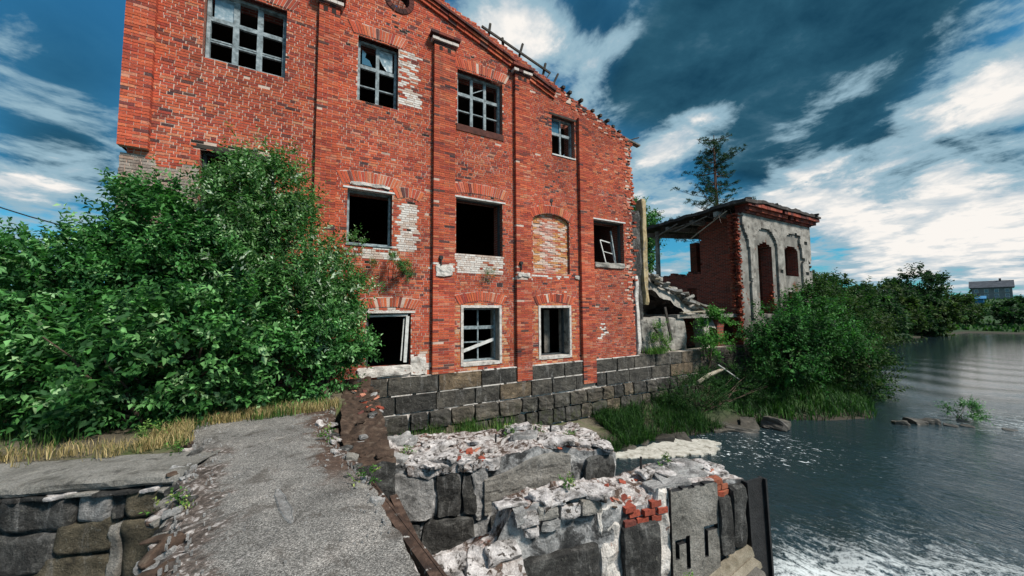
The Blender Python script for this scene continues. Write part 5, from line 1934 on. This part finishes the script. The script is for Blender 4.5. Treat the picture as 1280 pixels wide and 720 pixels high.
M_LEDGE = stained('worn_ledge_concrete', [(0.3, (0.08, 0.075, 0.065)), (0.45, (0.22, 0.21, 0.19)), (0.7, (0.36, 0.345, 0.32))], 0.1, 0.4, 2.4)
me.materials.append(M_LEDGE)
me.materials.append(M_STONE_DARK)
for p_ in me.polygons:
    p_.material_index = 1 if p_.center.z < -.11 else 0
link('concrete_ledge', me, lw)
# a thin broken course just under the ledge
for i in range(15):
    u = -1.2 + i * .19
    link('flat_stone', rough_mesh('flat_stone', [M_STONE_DARK, M_LIME, M_CONCRETE, M_STONE_DARK][i % 4] if u > .1 else M_STONE_DARK, R.uniform(.14, .26), .14, .035, .02, 600 + i, 3, 6), lw, loc=(u, .02, -.165), rot=(0, R.uniform(-.05, .05), R.uniform(-.2, .2)))
def wall_stone(u0, u1, z0, z1, m_, seed, dep=.3, amp=.05, v=.08, cuts=6, rotz=0.0, taper=0):
    me_ = rough_mesh('stone', m_, u1 - u0, dep, z1 - z0, amp, seed, cuts, 3.2, taper=taper, smooth=True)
    return me_, dict(loc=((u0 + u1) / 2, v, z0), rot=(0, 0, rotz))
for spec in ((.62, .93, -.40, -.17, M_LIMEGREY, 1), (.94, 1.05, -.42, -.16, M_STONE_DARK, 2), (1.06, 1.50, -.42, -.16, M_BOULDER, 3), (1.04, 1.56, -1.05, -.43, M_BOULDER, 4), (.50, .96, -.72, -.41, M_BOULDER, 5), (.93, 1.03, -1.0, -.43, M_CONCRETE, 6),
             (.02, .60, -.47, -.17, M_STONE_DARK, 7), (-.62, .0, -.44, -.17, M_STONE_DARK, 8), (-1.3, -.64, -.46, -.17, M_STONE_DARK, 9), (-.1, .48, -.86, -.49, M_STONE_DARK, 10), (-.75, -.12, -.84, -.47, M_STONE_DARK, 11), (.30, .94, -1.25, -.74, M_BOULDER, 12), (-.45, .28, -1.3, -.88, M_STONE_DARK, 13), (.6, 1.2, -1.6, -1.06, M_STONE_DARK, 14), (-1.5, -.77, -.9, -.48, M_STONE_DARK, 15), (1.1, 1.6, -1.7, -1.08, M_BOULDER, 16)):
    me_, kw = wall_stone(spec[0], spec[1], spec[2], spec[3], spec[4], 700 + spec[5], v=.135)
    link('stone', me_, lw, **kw)


# ---- broken piers: rough core with faced stones, concrete panels and rubble on top
def pier_core(name, L, D, zb, top, parent, mats, seed, face_amp=.04, depth=None):
    """top(u, v) gives the height of the broken top; 0 sides, 1 top"""
    bm_ = bmesh.new()
    nu, nv, nz = int(L / .045), int(D / .05), 22
    T = {}
    def wob(u, v, z, a):
        n_ = noise.noise_vector(Vector((u * 3 + seed, v * 3, z * 3))) * a + noise.noise_vector(Vector((u * 9 + seed, v * 9, z * 9))) * a * .4
        return n_
    def vert(u, v, z):
        key = (round(u, 4), round(v, 4), round(z, 4))
        if key not in T:
            n_ = wob(u, v, z, face_amp)
            T[key] = bm_.verts.new((u + n_.x, (v if depth is None else v * depth(u)) + n_.y, z))
        return T[key]
    us = [L * i / nu for i in range(nu + 1)]
    vs_ = [D * i / nv for i in range(nv + 1)]
    def zz(u, v, k):
        t_ = top(u, v)
        return t_ + (zb - t_) * k / nz
    for i in range(nu):
        for j in range(nv):
            f_ = bm_.faces.new([vert(us[a], vs_[b], top(us[a], vs_[b])) for a, b in ((i, j), (i + 1, j), (i + 1, j + 1), (i, j + 1))])
            f_.material_index = 1
    for i in range(nu):
        for v, fl_ in ((0, 0), (D, 1)):
            for k in range(nz):
                q = [vert(us[i], v, zz(us[i], v, k)), vert(us[i], v, zz(us[i], v, k + 1)), vert(us[i + 1], v, zz(us[i + 1], v, k + 1)), vert(us[i + 1], v, zz(us[i + 1], v, k))]
                bm_.faces.new(q[::-1] if fl_ else q)
    for j in range(nv):
        for u, fl_ in ((0, 1), (L, 0)):
            for k in range(nz):
                q = [vert(u, vs_[j], zz(u, vs_[j], k)), vert(u, vs_[j], zz(u, vs_[j], k + 1)), vert(u, vs_[j + 1], zz(u, vs_[j + 1], k + 1)), vert(u, vs_[j + 1], zz(u, vs_[j + 1], k))]
                bm_.faces.new(q[::-1] if fl_ else q)
    bm_.normal_update()
    me_ = bpy.data.meshes.new(name)
    bm_.to_mesh(me_)
    bm_.free()
    for m_ in mats:
        me_.materials.append(m_)
    return link(name, me_, parent)


def cellstep(u, v, s, k):
    """blocky steps of broken masonry"""
    dd, pts = noise.voronoi(Vector((u * s, v * s, k)))
    p = pts[0]
    return noise.noise(p * 3.1) 


def top1(u, v):
    b = np.interp(u, [0, .3, 1.0, 1.7, 2.1, 2.7, 3.0, 3.6], [-.50, -.55, -.53, -.60, -.50, -.55, -.62, -.70])
    return float(b) + .05 * cellstep(u, v, 5, 1) + .03 * fbm(u * 5, v * 5, 2) + .05 * min(v, .6)


pa = rad(-15)
pier1 = empty('ruined_pier', 'rear broken masonry pier with a grey concrete panel, nearest the mill', 'pier', (1.0, -4.6, 0), pa)
core1 = pier_core('core', 3.55, 1.1, -3.2, top1, pier1, [M_PIER, M_RUBBLE], 3)
PSTONES = ((.02, .62, -1.30, -.66, M_LIMEGREY, 1), (.66, 1.02, -1.32, -.72, M_STONE_DARK, 2), (1.05, 1.25, -1.32, -.74, M_STONE_DARK, 3), (.0, .45, -1.85, -1.36, M_STONE_DARK, 4), (.48, 1.2, -1.85, -1.37, M_STONE_DARK, 5),
           (2.98, 3.5, -1.5, -.74, M_STONE_DARK, 6), (1.45, 1.95, -1.9, -1.42, M_STONE_DARK, 7), (2.0, 2.9, -1.85, -1.40, M_STONE_DARK, 8), (.3, 1.1, -2.4, -1.9, M_STONE_DARK, 9))
for (a, b, z0, z1, m_, sd_) in PSTONES:
    link('stone', rough_mesh('stone', m_, b - a, .3, z1 - z0, .04, 800 + sd_, 5, 3, smooth=False), pier1, loc=((a + b) / 2, .08, z0))
# board-marked concrete panel with a wavy top
bm = bmesh.new()
pv = {}
nI, nJ = 40, 16
for i in range(nI + 1):
    u = 1.36 + 1.36 * i / nI
    zt = -.80 + .17 * (i / nI) + .08 * math.sin(i / nI * 5.5 - 2.2)
    for j in range(nJ + 1):
        z = -1.36 + (zt + 1.36) * j / nJ
        y = -.10 + .012 * noise.noise(Vector((u * 5, z * 5, 1))) + (.012 if int((z + 3) / .14) % 2 else 0)
        pv[i, j, 0] = bm.verts.new((u, y, z))
        pv[i, j, 1] = bm.verts.new((u, .14, z))
hole = lambda i, j: (3 <= i <= 7 and j < 6) or (13 <= i <= 15 and 1 <= j < 7) or (16 <= i <= 19 and 4 <= j < 6)
for i in range(nI):
    for j in range(nJ):
        if hole(i, j):
            continue
        bm.faces.new([pv[i, j, 0], pv[i + 1, j, 0], pv[i + 1, j + 1, 0], pv[i, j + 1, 0]])
        for (di, dj, c) in ((1, 0, (1, 0, 1, 1)), (-1, 0, (0, 1, 0, 0)), (0, 1, (1, 1, 0, 1)), (0, -1, (0, 0, 1, 0))):
            ii, jj = i + di, j + dj
            if not (0 <= ii < nI and 0 <= jj < nJ) or hole(ii, jj):
                a, b = (i + c[0], j + c[1]), (i + c[2], j + c[3])
                bm.faces.new([pv[a[0], a[1], 0], pv[a[0], a[1], 1], pv[b[0], b[1], 1], pv[b[0], b[1], 0]])
bmesh.ops.delete(bm, geom=[v for v in bm.verts if not v.link_faces], context='VERTS')
bmesh.ops.recalc_face_normals(bm, faces=bm.faces[:])
me = bpy.data.meshes.new('concrete_panel')
bm.to_mesh(me)
bm.free()
me.materials.append(M_CONCRETE)
link('concrete_panel', me, pier1)
b_ = MB()
b_.box(1.38, 2.7, .02, .05, -1.36, -.9)
b_.build('slot_shade_backing', M_STEEL_SLOTSHADE, pier1)  # dark sheet standing for the shade inside the slots

pb = rad(-11)
def top2(u, v):
    b = np.interp(u, [0, .3, .85, 1.0, 1.9, 2.1, 2.4, 2.9, 3.1, 3.6, 4.2], [-.98, -.92, -.80, -.47, -.45, -.50, -.56, -.60, -.55, -.55, -.62])
    return float(b) + (.04 * cellstep(u, v, 5, 4) + .03 * fbm(u * 5, v * 5, 6)) * (1 if u < 2.9 else .4) - (.10 * max(0, .25 - v) / .25 if 2.2 < u < 2.9 else 0)


pier2 = empty('ruined_pier', 'front broken masonry pier with white stones, a red brick patch and dark steel post', 'pier', (.9, -6.4, 0), pb)
depth2 = lambda u: float(np.interp(u, [0, 1.0, 2.0, 3.0, 4.2], [.3, .35, .5, .75, .8]))
core2 = pier_core('core', 4.2, .85, -3.2, top2, pier2, [M_PIER, M_RUBBLE], 9, depth=depth2)
toplow = lambda u, v: -.80 - .22 * (1 - v / .85) + .06 * cellstep(u, v, 4, 14) + .05 * fbm(u * 4, v * 4, 16)
low2 = pier_core('fallen_core', 1.15, .85, -3.2, toplow, pier2, [M_PIER, M_RUBBLE], 19)
low2.location = (-.12, -.82, 0)
for (a, b, z0, z1, m_, sd_) in ((1.02, 2.02, -1.55, -.97, M_STONE_DARK, 1), (.35, 1.0, -1.5, -.99, M_STONE_DARK, 2), (2.30, 2.52, -1.75, -.86, M_STONE_DARK, 3), (2.50, 2.80, -1.7, -.87, M_STONE_DARK, 4), (3.70, 3.93, -1.45, -.74, M_STONE_DARK, 5), (3.92, 4.16, -1.42, -.66, M_STONE_DARK, 6)):
    link('stone', rough_mesh('stone', m_, b - a, .3, z1 - z0, .035, 820 + sd_, 5, 3.4), pier2, loc=((a + b) / 2, .06, z0))
for i, (u, z, w_, h_) in enumerate(((1.18, -.62, .2, .13), (1.40, -.60, .21, .12), (1.42, -.72, .2, .11), (1.65, -.63, .22, .13), (1.9, -.62, .24, .14), (1.08, -.62, .12, .18), (1.2, -.74, .16, .11))):
    link('stone', rough_mesh('stone', [M_LIME, M_CONCRETE, M_LIMEGREY][i % 3], w_, .2, h_, .03, 840 + i, 3, 6), pier2, loc=(u, .02, z))
# flat white flags on its top and the white boulders at its left foot
for i in range(17):
    u, v = (R.uniform(1.0, 2.1), R.uniform(-.04, .16)) if i < 12 else (R.uniform(3.0, 4.0), R.uniform(.2, .5))
    link('flat_stone', rough_mesh('flat_stone', M_LIME, R.uniform(.2, .36), R.uniform(.12, .2), R.uniform(.035, .06), .03, 860 + i, 4, 5), pier2, loc=(u, v, top2(u, v) + .0), rot=(R.uniform(-.15, .15), R.uniform(-.15, .15), R.uniform(-.5, .5)))
for i in range(15):
    u, v = R.uniform(-.05, .95), R.uniform(-.75, .02)
    link('flat_stone', rough_mesh('flat_stone', M_LIME, R.uniform(.22, .40), R.uniform(.14, .24), R.uniform(.05, .10), .05, 890 + i, 4, 5), pier2, loc=(u, v, toplow(u + .12, v + .82) - .02), rot=(R.uniform(-.1, .6), R.uniform(-.3, .3), R.uniform(-.6, .6)))
# broad flaking crusts lying over the rear pier's top
gcr = random.Random(31)
for i in range(26):
    u, v = gcr.uniform(.05, 3.4), gcr.uniform(.05, .95)
    m_ = gcr.choice([M_LIME, M_RUBBLE, M_LIME, M_LIMEGREY, M_RUBBLE])
    link('crust_slab', rough_mesh('crust_slab', m_, gcr.uniform(.28, .62), gcr.uniform(.2, .42), gcr.uniform(.04, .09), .05, 1500 + i, 6, 4.5), pier1, loc=(u, v, top1(u, v) - .03), rot=(gcr.uniform(-.16, .16), gcr.uniform(-.12, .12), gcr.uniform(-.6, .6)))
for i in range(9):
    u = .35 + gcr.uniform(0, 1.1)
    link('crust_slab', rough_mesh('crust_slab', gcr.choice([M_LIME, M_LIME, M_RUBBLE]), gcr.uniform(.25, .45), .14, gcr.uniform(.10, .2), .05, 1540 + i, 6, 5), pier1, loc=(u, -.01, -.72), rot=(gcr.uniform(-.1, .1), gcr.uniform(-.1, .1), gcr.uniform(-.1, .1)))
for i in range(10):
    u, v = gcr.uniform(3.0, 4.0), gcr.uniform(.1, .5)
    link('crust_slab', rough_mesh('crust_slab', gcr.choice([M_LIME, M_LIMEGREY]), gcr.uniform(.3, .6), gcr.uniform(.2, .35), .05, .03, 1560 + i, 6, 4), pier2, loc=(u, v, top2(u, v) - .02), rot=(gcr.uniform(-.06, .06), gcr.uniform(-.06, .06), gcr.uniform(-.4, .4)))
# built brick patch: three courses
for k in range(3):
    for q in range(3):
        u = 2.34 + q * .185 + (k % 2) * .08
        if k == 2 and q == 1:
            continue
        link('brick', R.choice(bmeshes), pier2, loc=(u + .08, .035 + R.uniform(-.02, .025), -.84 + k * .078), rot=(R.uniform(-.06, .06), R.uniform(-.05, .05), R.uniform(-.12, .12)), scale=(R.uniform(.13, .175), .14, R.uniform(.058, .068)), color=R.choice([(.32, .07, .042), (.26, .058, .036), (.15, .045, .035)]))
for q in range(5):
    link('brick', R.choice(bmeshes), pier2, loc=(3.76 + (q % 2) * .09, .02 + R.uniform(-.02, .02), -.72 + (q // 2) * .07), rot=(R.uniform(-.3, .3), R.uniform(-.3, .3), R.uniform(-.5, .5)), scale=(.13, .12, .06), color=R.choice([(.34, .08, .045), (.28, .09, .05)]))
# white mortar seams
for (a, b, z0, z1, sd_) in ((2.04, 2.28, -1.9, -.60, 1), (2.80, 2.98, -1.8, -.56, 2)):
    link('mortar_seam', rough_mesh('mortar_seam', M_PLASTER_WHITE, b - a, .22, z1 - z0, .055, 930 + sd_, 9, 6), pier2, loc=((a + b) / 2, .085, z0))
link('mortar_seam', rough_mesh('mortar_seam', M_LIMEGREY, .2, .2, .85, .05, 935, 8, 5), pier1, loc=(1.30, .05, -1.45))
# concrete panel with two square slots
pm = mask_wall(lambda a, z: not ((3.01 < a < 3.08 and -1.34 < z < -1.16) or (3.01 < a < 3.24 and -1.19 < z < -1.12) or (3.17 < a < 3.24 and -1.5 < z < -1.1) or (3.46 < a < 3.53 and -1.42 < z < -1.04) or (3.46 < a < 3.68 and -1.12 < z < -1.05)) and z < -.56 + .02 * noise.noise(Vector((a * 6, 0, 0))),
               2.98, 3.70, -1.75, -.53, .02, .02, -.06, .10)
pm.build('concrete_panel', [M_CONCRETE, M_STEEL_SLOTSHADE, M_STEEL_SLOTSHADE], pier2)  # slot sides coloured black for the shade in the recess
# timber baulk at the foot of the panel
b_ = MB()
b_.beam((3.0, -.10, -1.88), (4.18, -.06, -1.46), .11, .12)
b_.build('timber_sill', M_WOODPALE, pier2)
for q in range(3):
    b_ = MB()
    b_.beam((3.05 + q * .1, -.225 - q * .115, -1.93 - q * .012), (4.15 - q * .09, -.19 - q * .115, -1.53 - q * .02), .105, .07)
    b_.build('timber_sill', [M_WOODPALE, M_WOOD, M_WOODPALE][q], pier2)
# iron pins sticking up
for (par, u, v, zt) in ((pier2, 2.95, .45, -.34), (pier1, 1.62, .4, -.38), (pier1, 2.35, .55, -.36), (pier1, 2.6, .5, -.34)):
    b_ = MB()
    b_.tube([(u, v, -.75), (u + .01, v, zt)], [.018, .015], 6)
    b_.build('iron_pin', M_STEEL_SLOTSHADE, par)
# steel sheet post at its river end
post = empty('steel_post', 'dark upright steel sheet post at the river end of the front pier', 'post', (5.24, -7.27, -2.9), rad(-9))
b_ = MB()
b_.box(-.15, .17, -.012, .012, 0, 2.27)
b_.box(-.175, -.14, -.05, .05, 0, 2.28)
b_.box(.16, .19, -.05, .05, 0, 2.26)
b_.build('web', M_STEEL_SLOTSHADE, post)
post.rotation_euler = (0, rad(-2), rad(-9))

# ---- rubble lying on the piers and in the broken corner of the slab
def rest_on(kind, label, group, spots, mats, cat, sizes, seed, colors=None):
    g_ = random.Random(seed)
    ms = [rough_mesh(kind, m_, 1, 1, 1, .13, seed + k, 3, 1.8) for k, m_ in enumerate(mats)]
    for (p, ry) in spots:
        s_ = g_.uniform(*sizes)
        o_ = link(kind, g_.choice(ms), None, loc=p, rot=(g_.uniform(-.4, .4), g_.uniform(-.4, .4), g_.uniform(0, 3.1)), scale=(s_, s_ * g_.uniform(.45, .75), s_ * g_.uniform(.14, .34)))
        if colors:
            o_.color = tuple(g_.choice(colors)) + (1,)
        tag(o_, label, cat, group)


def pier_pts(par, top, n, us, vs_, seed):
    g_ = random.Random(seed)
    Mx = Matrix.Translation(par.location) @ Matrix.Rotation(par.rotation_euler.z, 4, 'Z')
    r_ = []
    for _ in range(n):
        u, v = g_.uniform(*us), g_.uniform(*vs_)
        r_.append((tuple(Mx @ Vector((u, v, top(u, v) - .012))), 0))
    return r_


RED = [(.36, .085, .048), (.28, .065, .04), (.20, .05, .035), (.42, .18, .12), (.12, .045, .038)]
rest_on('brick_fragment', 'broken piece of red brick lying on the rear pier', 'red brick fragments on the rear pier', pier_pts(pier1, top1, 9, (.95, 1.45), (-.03, .25), 1) + pier_pts(pier1, top1, 6, (2.55, 2.85), (-.05, .35), 2), [M_BRICK_OBJ] * 3, 'brick', (.07, .17), 950, RED)
rest_on('brick_fragment', 'broken piece of red brick lying on the front pier', 'red brick fragments on the front pier', pier_pts(pier2, top2, 15, (2.1, 2.9), (.02, .5), 4) + pier_pts(pier2, top2, 4, (3.7, 4.0), (.0, .3), 5), [M_BRICK_OBJ] * 3, 'brick', (.05, .14), 960, RED)
rest_on('stone_chip', 'pale chip of broken limestone lying on the rear pier', 'stone chips on the rear pier', pier_pts(pier1, top1, 14, (.05, 3.5), (.0, 1.05), 6), [M_LIME, M_MOSS, M_LIMEGREY, M_MOSS], 'stone', (.05, .12), 970)
rest_on('stone_chip', 'pale chip of broken limestone lying on the front pier', 'stone chips on the front pier', pier_pts(pier2, top2, 5, (1.0, 2.9), (-.02, .30), 7) + pier_pts(pier2, top2, 4, (3.0, 4.1), (.1, .6), 17), [M_LIME, M_MOSS, M_LIMEGREY, M_MOSS], 'stone', (.05, .13), 980)

stub = empty('broken_wall', 'low broken mossy wall stub with brick rubble between the slab and the rear pier', 'wall', (.5, -5.6, 0), rad(90 - 4))
def top3(u, v):
    return float(np.interp(u, [0, .8, 1.6, 2.6, 4.6], [-.30, -.22, -.10, -.05, -.02])) + .05 * cellstep(u, v, 5, 8) + .05 * fbm(u * 4, v * 4, 3) + .03
pier_core('core', 4.6, .62, -3.0, lambda u, v: top3(u, v) , stub, [M_STONE_DARK, M_MOSS], 15, .05)
stub.location = (.98, -5.2, 0)
def stub_pts(n, us, vs_, seed):
    return pier_pts(stub, top3, n, us, vs_, seed)
rest_on('brick_fragment', 'broken piece of red brick on the mossy wall stub beside the slab', 'red brick fragments beside the slab', stub_pts(13, (1.6, 3.4), (.02, .40), 11), [M_BRICK_OBJ] * 3, 'brick', (.07, .20), 990, RED)
rest_on('stone_chip', 'dark mossy stone on the wall stub beside the slab', 'stones beside the slab', stub_pts(26, (.1, 4.4), (.0, .42), 12), [M_MOSS, M_MOSS, M_STONE_DARK, M_LIMEGREY], 'stone', (.08, .2), 1000)

# ---- two rusty rails in the gap beside the slab
b_ = MB()
b_.beam((.545, -6.10, -.10), (.76, -7.95, -.06), .075, .05)
b_.beam((.585, -6.10, -.13), (.80, -7.95, -.09), .02, .12)
tag(b_.build('steel_rail', M_RUST), 'long rusty steel angle rail along the right edge of the slab', 'rail')
b_ = MB()
b_.beam((.80, -6.0, -.34), (.86, -7.2, -.46), .075, .10)
tag(b_.build('steel_rail', M_RUST), 'short rusty bar down in the gap between the slab and the front pier', 'rail')

# ---- a few small plants in the masonry
def sprig(label, loc, seed, h=.16, n=10, cols=LIGHTG):
    e = empty('small_plant', label, 'plant', loc)
    link('foliage', foliage('foliage', [((0, 0, h * .6), (h * .5, h * .5, h * .5), 1)], n, 6, .05, .22, cols, seed, .10, .6), e)
    stems([((0, 0, -.03), (.02, 0, h * .7))], .006, .003, M_BARK, 'stem', e, seed)
Mp2 = Matrix.Translation(pier2.location) @ Matrix.Rotation(pb, 4, 'Z')
sprig('small bright green seedling at the foot of the concrete panel on the front pier', tuple(Mp2 @ Vector((3.0, -.24, -1.62))), 61, .18, 12)
sprig('weed growing on the ledge beside the slab corner', (-1.72, -3.75, 0), 62, .24, 26)
sprig('tuft of weed on the top of the rear pier near the granite wall', (3.6, -4.55, -.55), 63, .14, 14, GRNY)

for i_, (u, v, lab) in enumerate(((.25, .30, 'weed on the left corner of the rear pier top'), (1.9, .75, 'weed near the back edge of the rear pier top'), (2.95, .35, 'weed beside the right end stone of the rear pier'))):
    Mp1 = Matrix.Translation(pier1.location) @ Matrix.Rotation(pa, 4, 'Z')
    sprig(lab, tuple(Mp1 @ Vector((u, v, top1(u, v) - .01))), 70 + i_, .13, 16, GRNY)
for i_, (u, v, lab) in enumerate(((1.7, .12, 'weed among the white flags of the front pier'), (3.35, .45, 'weed on the flat top behind the concrete panel'))):
    sprig(lab, tuple(Mp2 @ Vector((u, v, top2(u, v) - .01))), 75 + i_, .12, 14, GRNY)
for i_, (x, y, lab) in enumerate(((-1.32, -4.3, 'weed in the broken left edge of the slab near the ledge'), (.22, -4.7, 'weed in the brown soil on the right edge of the slab'), (-.98, -5.9, 'weed in the broken left edge of the slab nearest the camera'), (.50, -6.2, 'weed at the top end of the long rusty rail'))):
    sprig(lab, (x, y, -.05), 80 + i_, .12, 14, GRNY)
b_ = MB()
gg = random.Random(9)
for i_ in range(420):
    y = gg.uniform(-7.2, -2.9)
    xl, xr = slab_edges(y)
    e_ = gg.random() ** 2.2 * .5
    x = xl + .06 + e_ * (xr - xl) if gg.random() < .5 else xr - .05 - e_ * (xr - xl)
    s_ = gg.uniform(.003, .010)
    pts = [(x + s_ * sx_ * gg.uniform(.5, 1.2), y + s_ * sy_ * gg.uniform(.5, 1.2), zz_) for zz_ in (-.03, s_ * gg.uniform(.5, 1)) for sx_, sy_ in ((-1, -1), (1, -1), (1, 1), (-1, 1))]
    b_.hexa(pts)
tag(b_.build('grit', M_LIMEGREY, slab), kind='stuff')

# ---- river stones, foam and the line of rocks across the current
rs = [rough_mesh('river_rock', M_ROCK, 1, 1, 1, .12, 1100 + k, 4, 1.5, smooth=False) for k in range(5)]
for i, (x, y, z, s_, lab) in enumerate(((10.15, -1.85, -2.75, .62, 'flat tan rock at the water edge by the foam'), (10.75, -2.15, -2.72, .5, 'smaller tan rock right of the foam edge'), (12.7, -2.25, -2.75, .7, 'pale rock at the foot of the dark bank'), (13.3, -2.6, -2.8, .8, 'slanting grey rock in the shallow water'), (14.0, -2.5, -2.72, .66, 'grey rock close under the bank bush'), (14.9, -2.95, -2.75, .95, 'long sunlit rock right of the slanting one'), (9.4, -1.75, -2.72, .4, 'small brown rock at the left of the foam'), (8.5, -1.9, -2.75, .45, 'brown rock beside the rear pier end'))):
    o = link('river_rock', rs[i % 5], None, loc=(x, y, z), rot=(R.uniform(-.2, .2), R.uniform(-.25, .25), R.uniform(0, 3)), scale=(s_ * 1.35, s_ * .8, s_ * .42))
    tag(o, lab, 'rock')
for i in range(14):
    t = i / 13
    x, y = 18.6 + 5.4 * t + R.uniform(-.35, .35), -4.85 - 4.0 * t ** 1.1 + R.uniform(-.45, .45)
    s_ = R.uniform(.2, .46) * (1 if i < 5 else .7)
    o = link('river_rock', rs[i % 5], None, loc=(x, y, -2.80 + R.uniform(-.02, .05)), rot=(R.uniform(-.2, .2), R.uniform(-.2, .2), R.uniform(0, 3)), scale=(s_ * 1.25, s_, s_ * .75))
    tag(o, 'low dark rock in the broken line across the river', 'rock', 'line of rocks across the river')
fo = [(8.0, -1.9), (8.6, -1.98), (9.3, -2.0), (10.0, -2.05), (10.6, -2.2), (11.2, -2.55), (11.5, -2.95), (11.0, -3.25), (10.3, -3.42), (9.5, -3.1), (8.8, -2.85), (8.2, -2.6), (7.8, -2.2)]
b_ = MB()
n = len(fo)
fine = []
for i in range(n):
    p, q = Vector(fo[i] + (0,)), Vector(fo[(i + 1) % n] + (0,))
    for k in range(14):
        v = p.lerp(q, k / 14)
        fine.append((v.x + .22 * fbm(v.x * 3, v.y * 3, 1), v.y + .16 * fbm(v.x * 3, v.y * 3, 9)))
b_.face([(x, y, -2.565) for x, y in fine])
for i in range(len(fine)):
    p, q = fine[i], fine[(i + 1) % len(fine)]
    b_.face([(p[0], p[1], -2.7), (p[0], p[1], -2.565), (q[0], q[1], -2.565), (q[0], q[1], -2.7)])
tag(b_.build('river_foam', M_FOAM), 'flat raft of pale foam at the bank behind the piers', 'foam', kind='stuff')

# ---- far houses, blue shed, power line
def house(label, x, y, w_, dd, hw, hr, rz, mw, mr, seed, cat='house', win=True):
    e = empty('house', label, cat, (x, y, gz(x, y) - .15), rz)
    b = MB()
    b.box(-w_ / 2, w_ / 2, -dd / 2, dd / 2, 0, hw)
    b.face([(-w_ / 2, -dd / 2, hw), (-w_ / 2, 0, hw + hr - .05), (-w_ / 2, dd / 2, hw)][::-1])
    b.face([(w_ / 2, -dd / 2, hw), (w_ / 2, 0, hw + hr - .05), (w_ / 2, dd / 2, hw)])
    wl = b.build('wall', mw, e)
    b = MB()
    for s in (-1, 1):
        b.hexa([(-w_ / 2 - .5, s * (dd / 2 + .5), hw - .2), (w_ / 2 + .5, s * (dd / 2 + .5), hw - .2), (w_ / 2 + .5, 0, hw + hr), (-w_ / 2 - .5, 0, hw + hr), (-w_ / 2 - .5, s * (dd / 2 + .5), hw), (w_ / 2 + .5, s * (dd / 2 + .5), hw), (w_ / 2 + .5, 0, hw + hr + .2), (-w_ / 2 - .5, 0, hw + hr + .2)])
    ro = b.build('roof', mr, e)
    b = MB()
    b.box(w_ * .2, w_ * .2 + .5, -.3, .3, hw + hr * .5, hw + hr + .9)
    b.build('chimney', M_HOUSEBROWN, ro)
    if win:
        for k in range(4):
            for zr in (.18, .58):
                u = -w_ / 2 + w_ * (k + .5) / 4
                b = MB()
                b.box(u - .45, u + .45, -dd / 2 - .06, -dd / 2 + .02, hw * zr, hw * zr + 1.2)
                f = b.build('window', M_WHITEWOOD, e)
                b = MB()
                b.box(u - .36, u + .36, -dd / 2 - .07, -dd / 2 - .065, hw * zr + .09, hw * zr + 1.1)
                b.build('pane', M_GLASSC, f)


face = math.atan2(-210, 26) + math.pi / 2 + math.pi      # fronts turned to the river and the mill
face = math.atan2(26, 210) - math.pi / 2
house('pale two storey house with a dark roof on the far slope', 205, 17.6, 8.4, 7, 4.2, 2.2, face, M_HOUSE, M_ROOF, 1)
house('small brown house with a hipped dark roof left of the pale house', 200, 32.0, 6.5, 6, 2.3, 1.9, face, M_HOUSEBROWN, M_ROOF, 2, win=False)
house('low blue sheet metal shed on the slope under the houses', 170, 16.2, 3.6, 3, 1.6, .6, face, M_BLUE, M_BLUE, 3, 'shed', False)
b_ = MB()
pts = []
for k in range(15):
    t = k / 14
    pts.append((-13 + 9.5 * t, 9 - 6 * t, 7.4 - 4.0 * t - .9 * math.sin(t * math.pi) * .6))
b_.tube(pts, [.018] * 15, 5)
tag(b_.build('power_line', M_STEEL_SLOTSHADE), 'thin dark overhead wire at the left edge running down behind the thicket', 'wire')
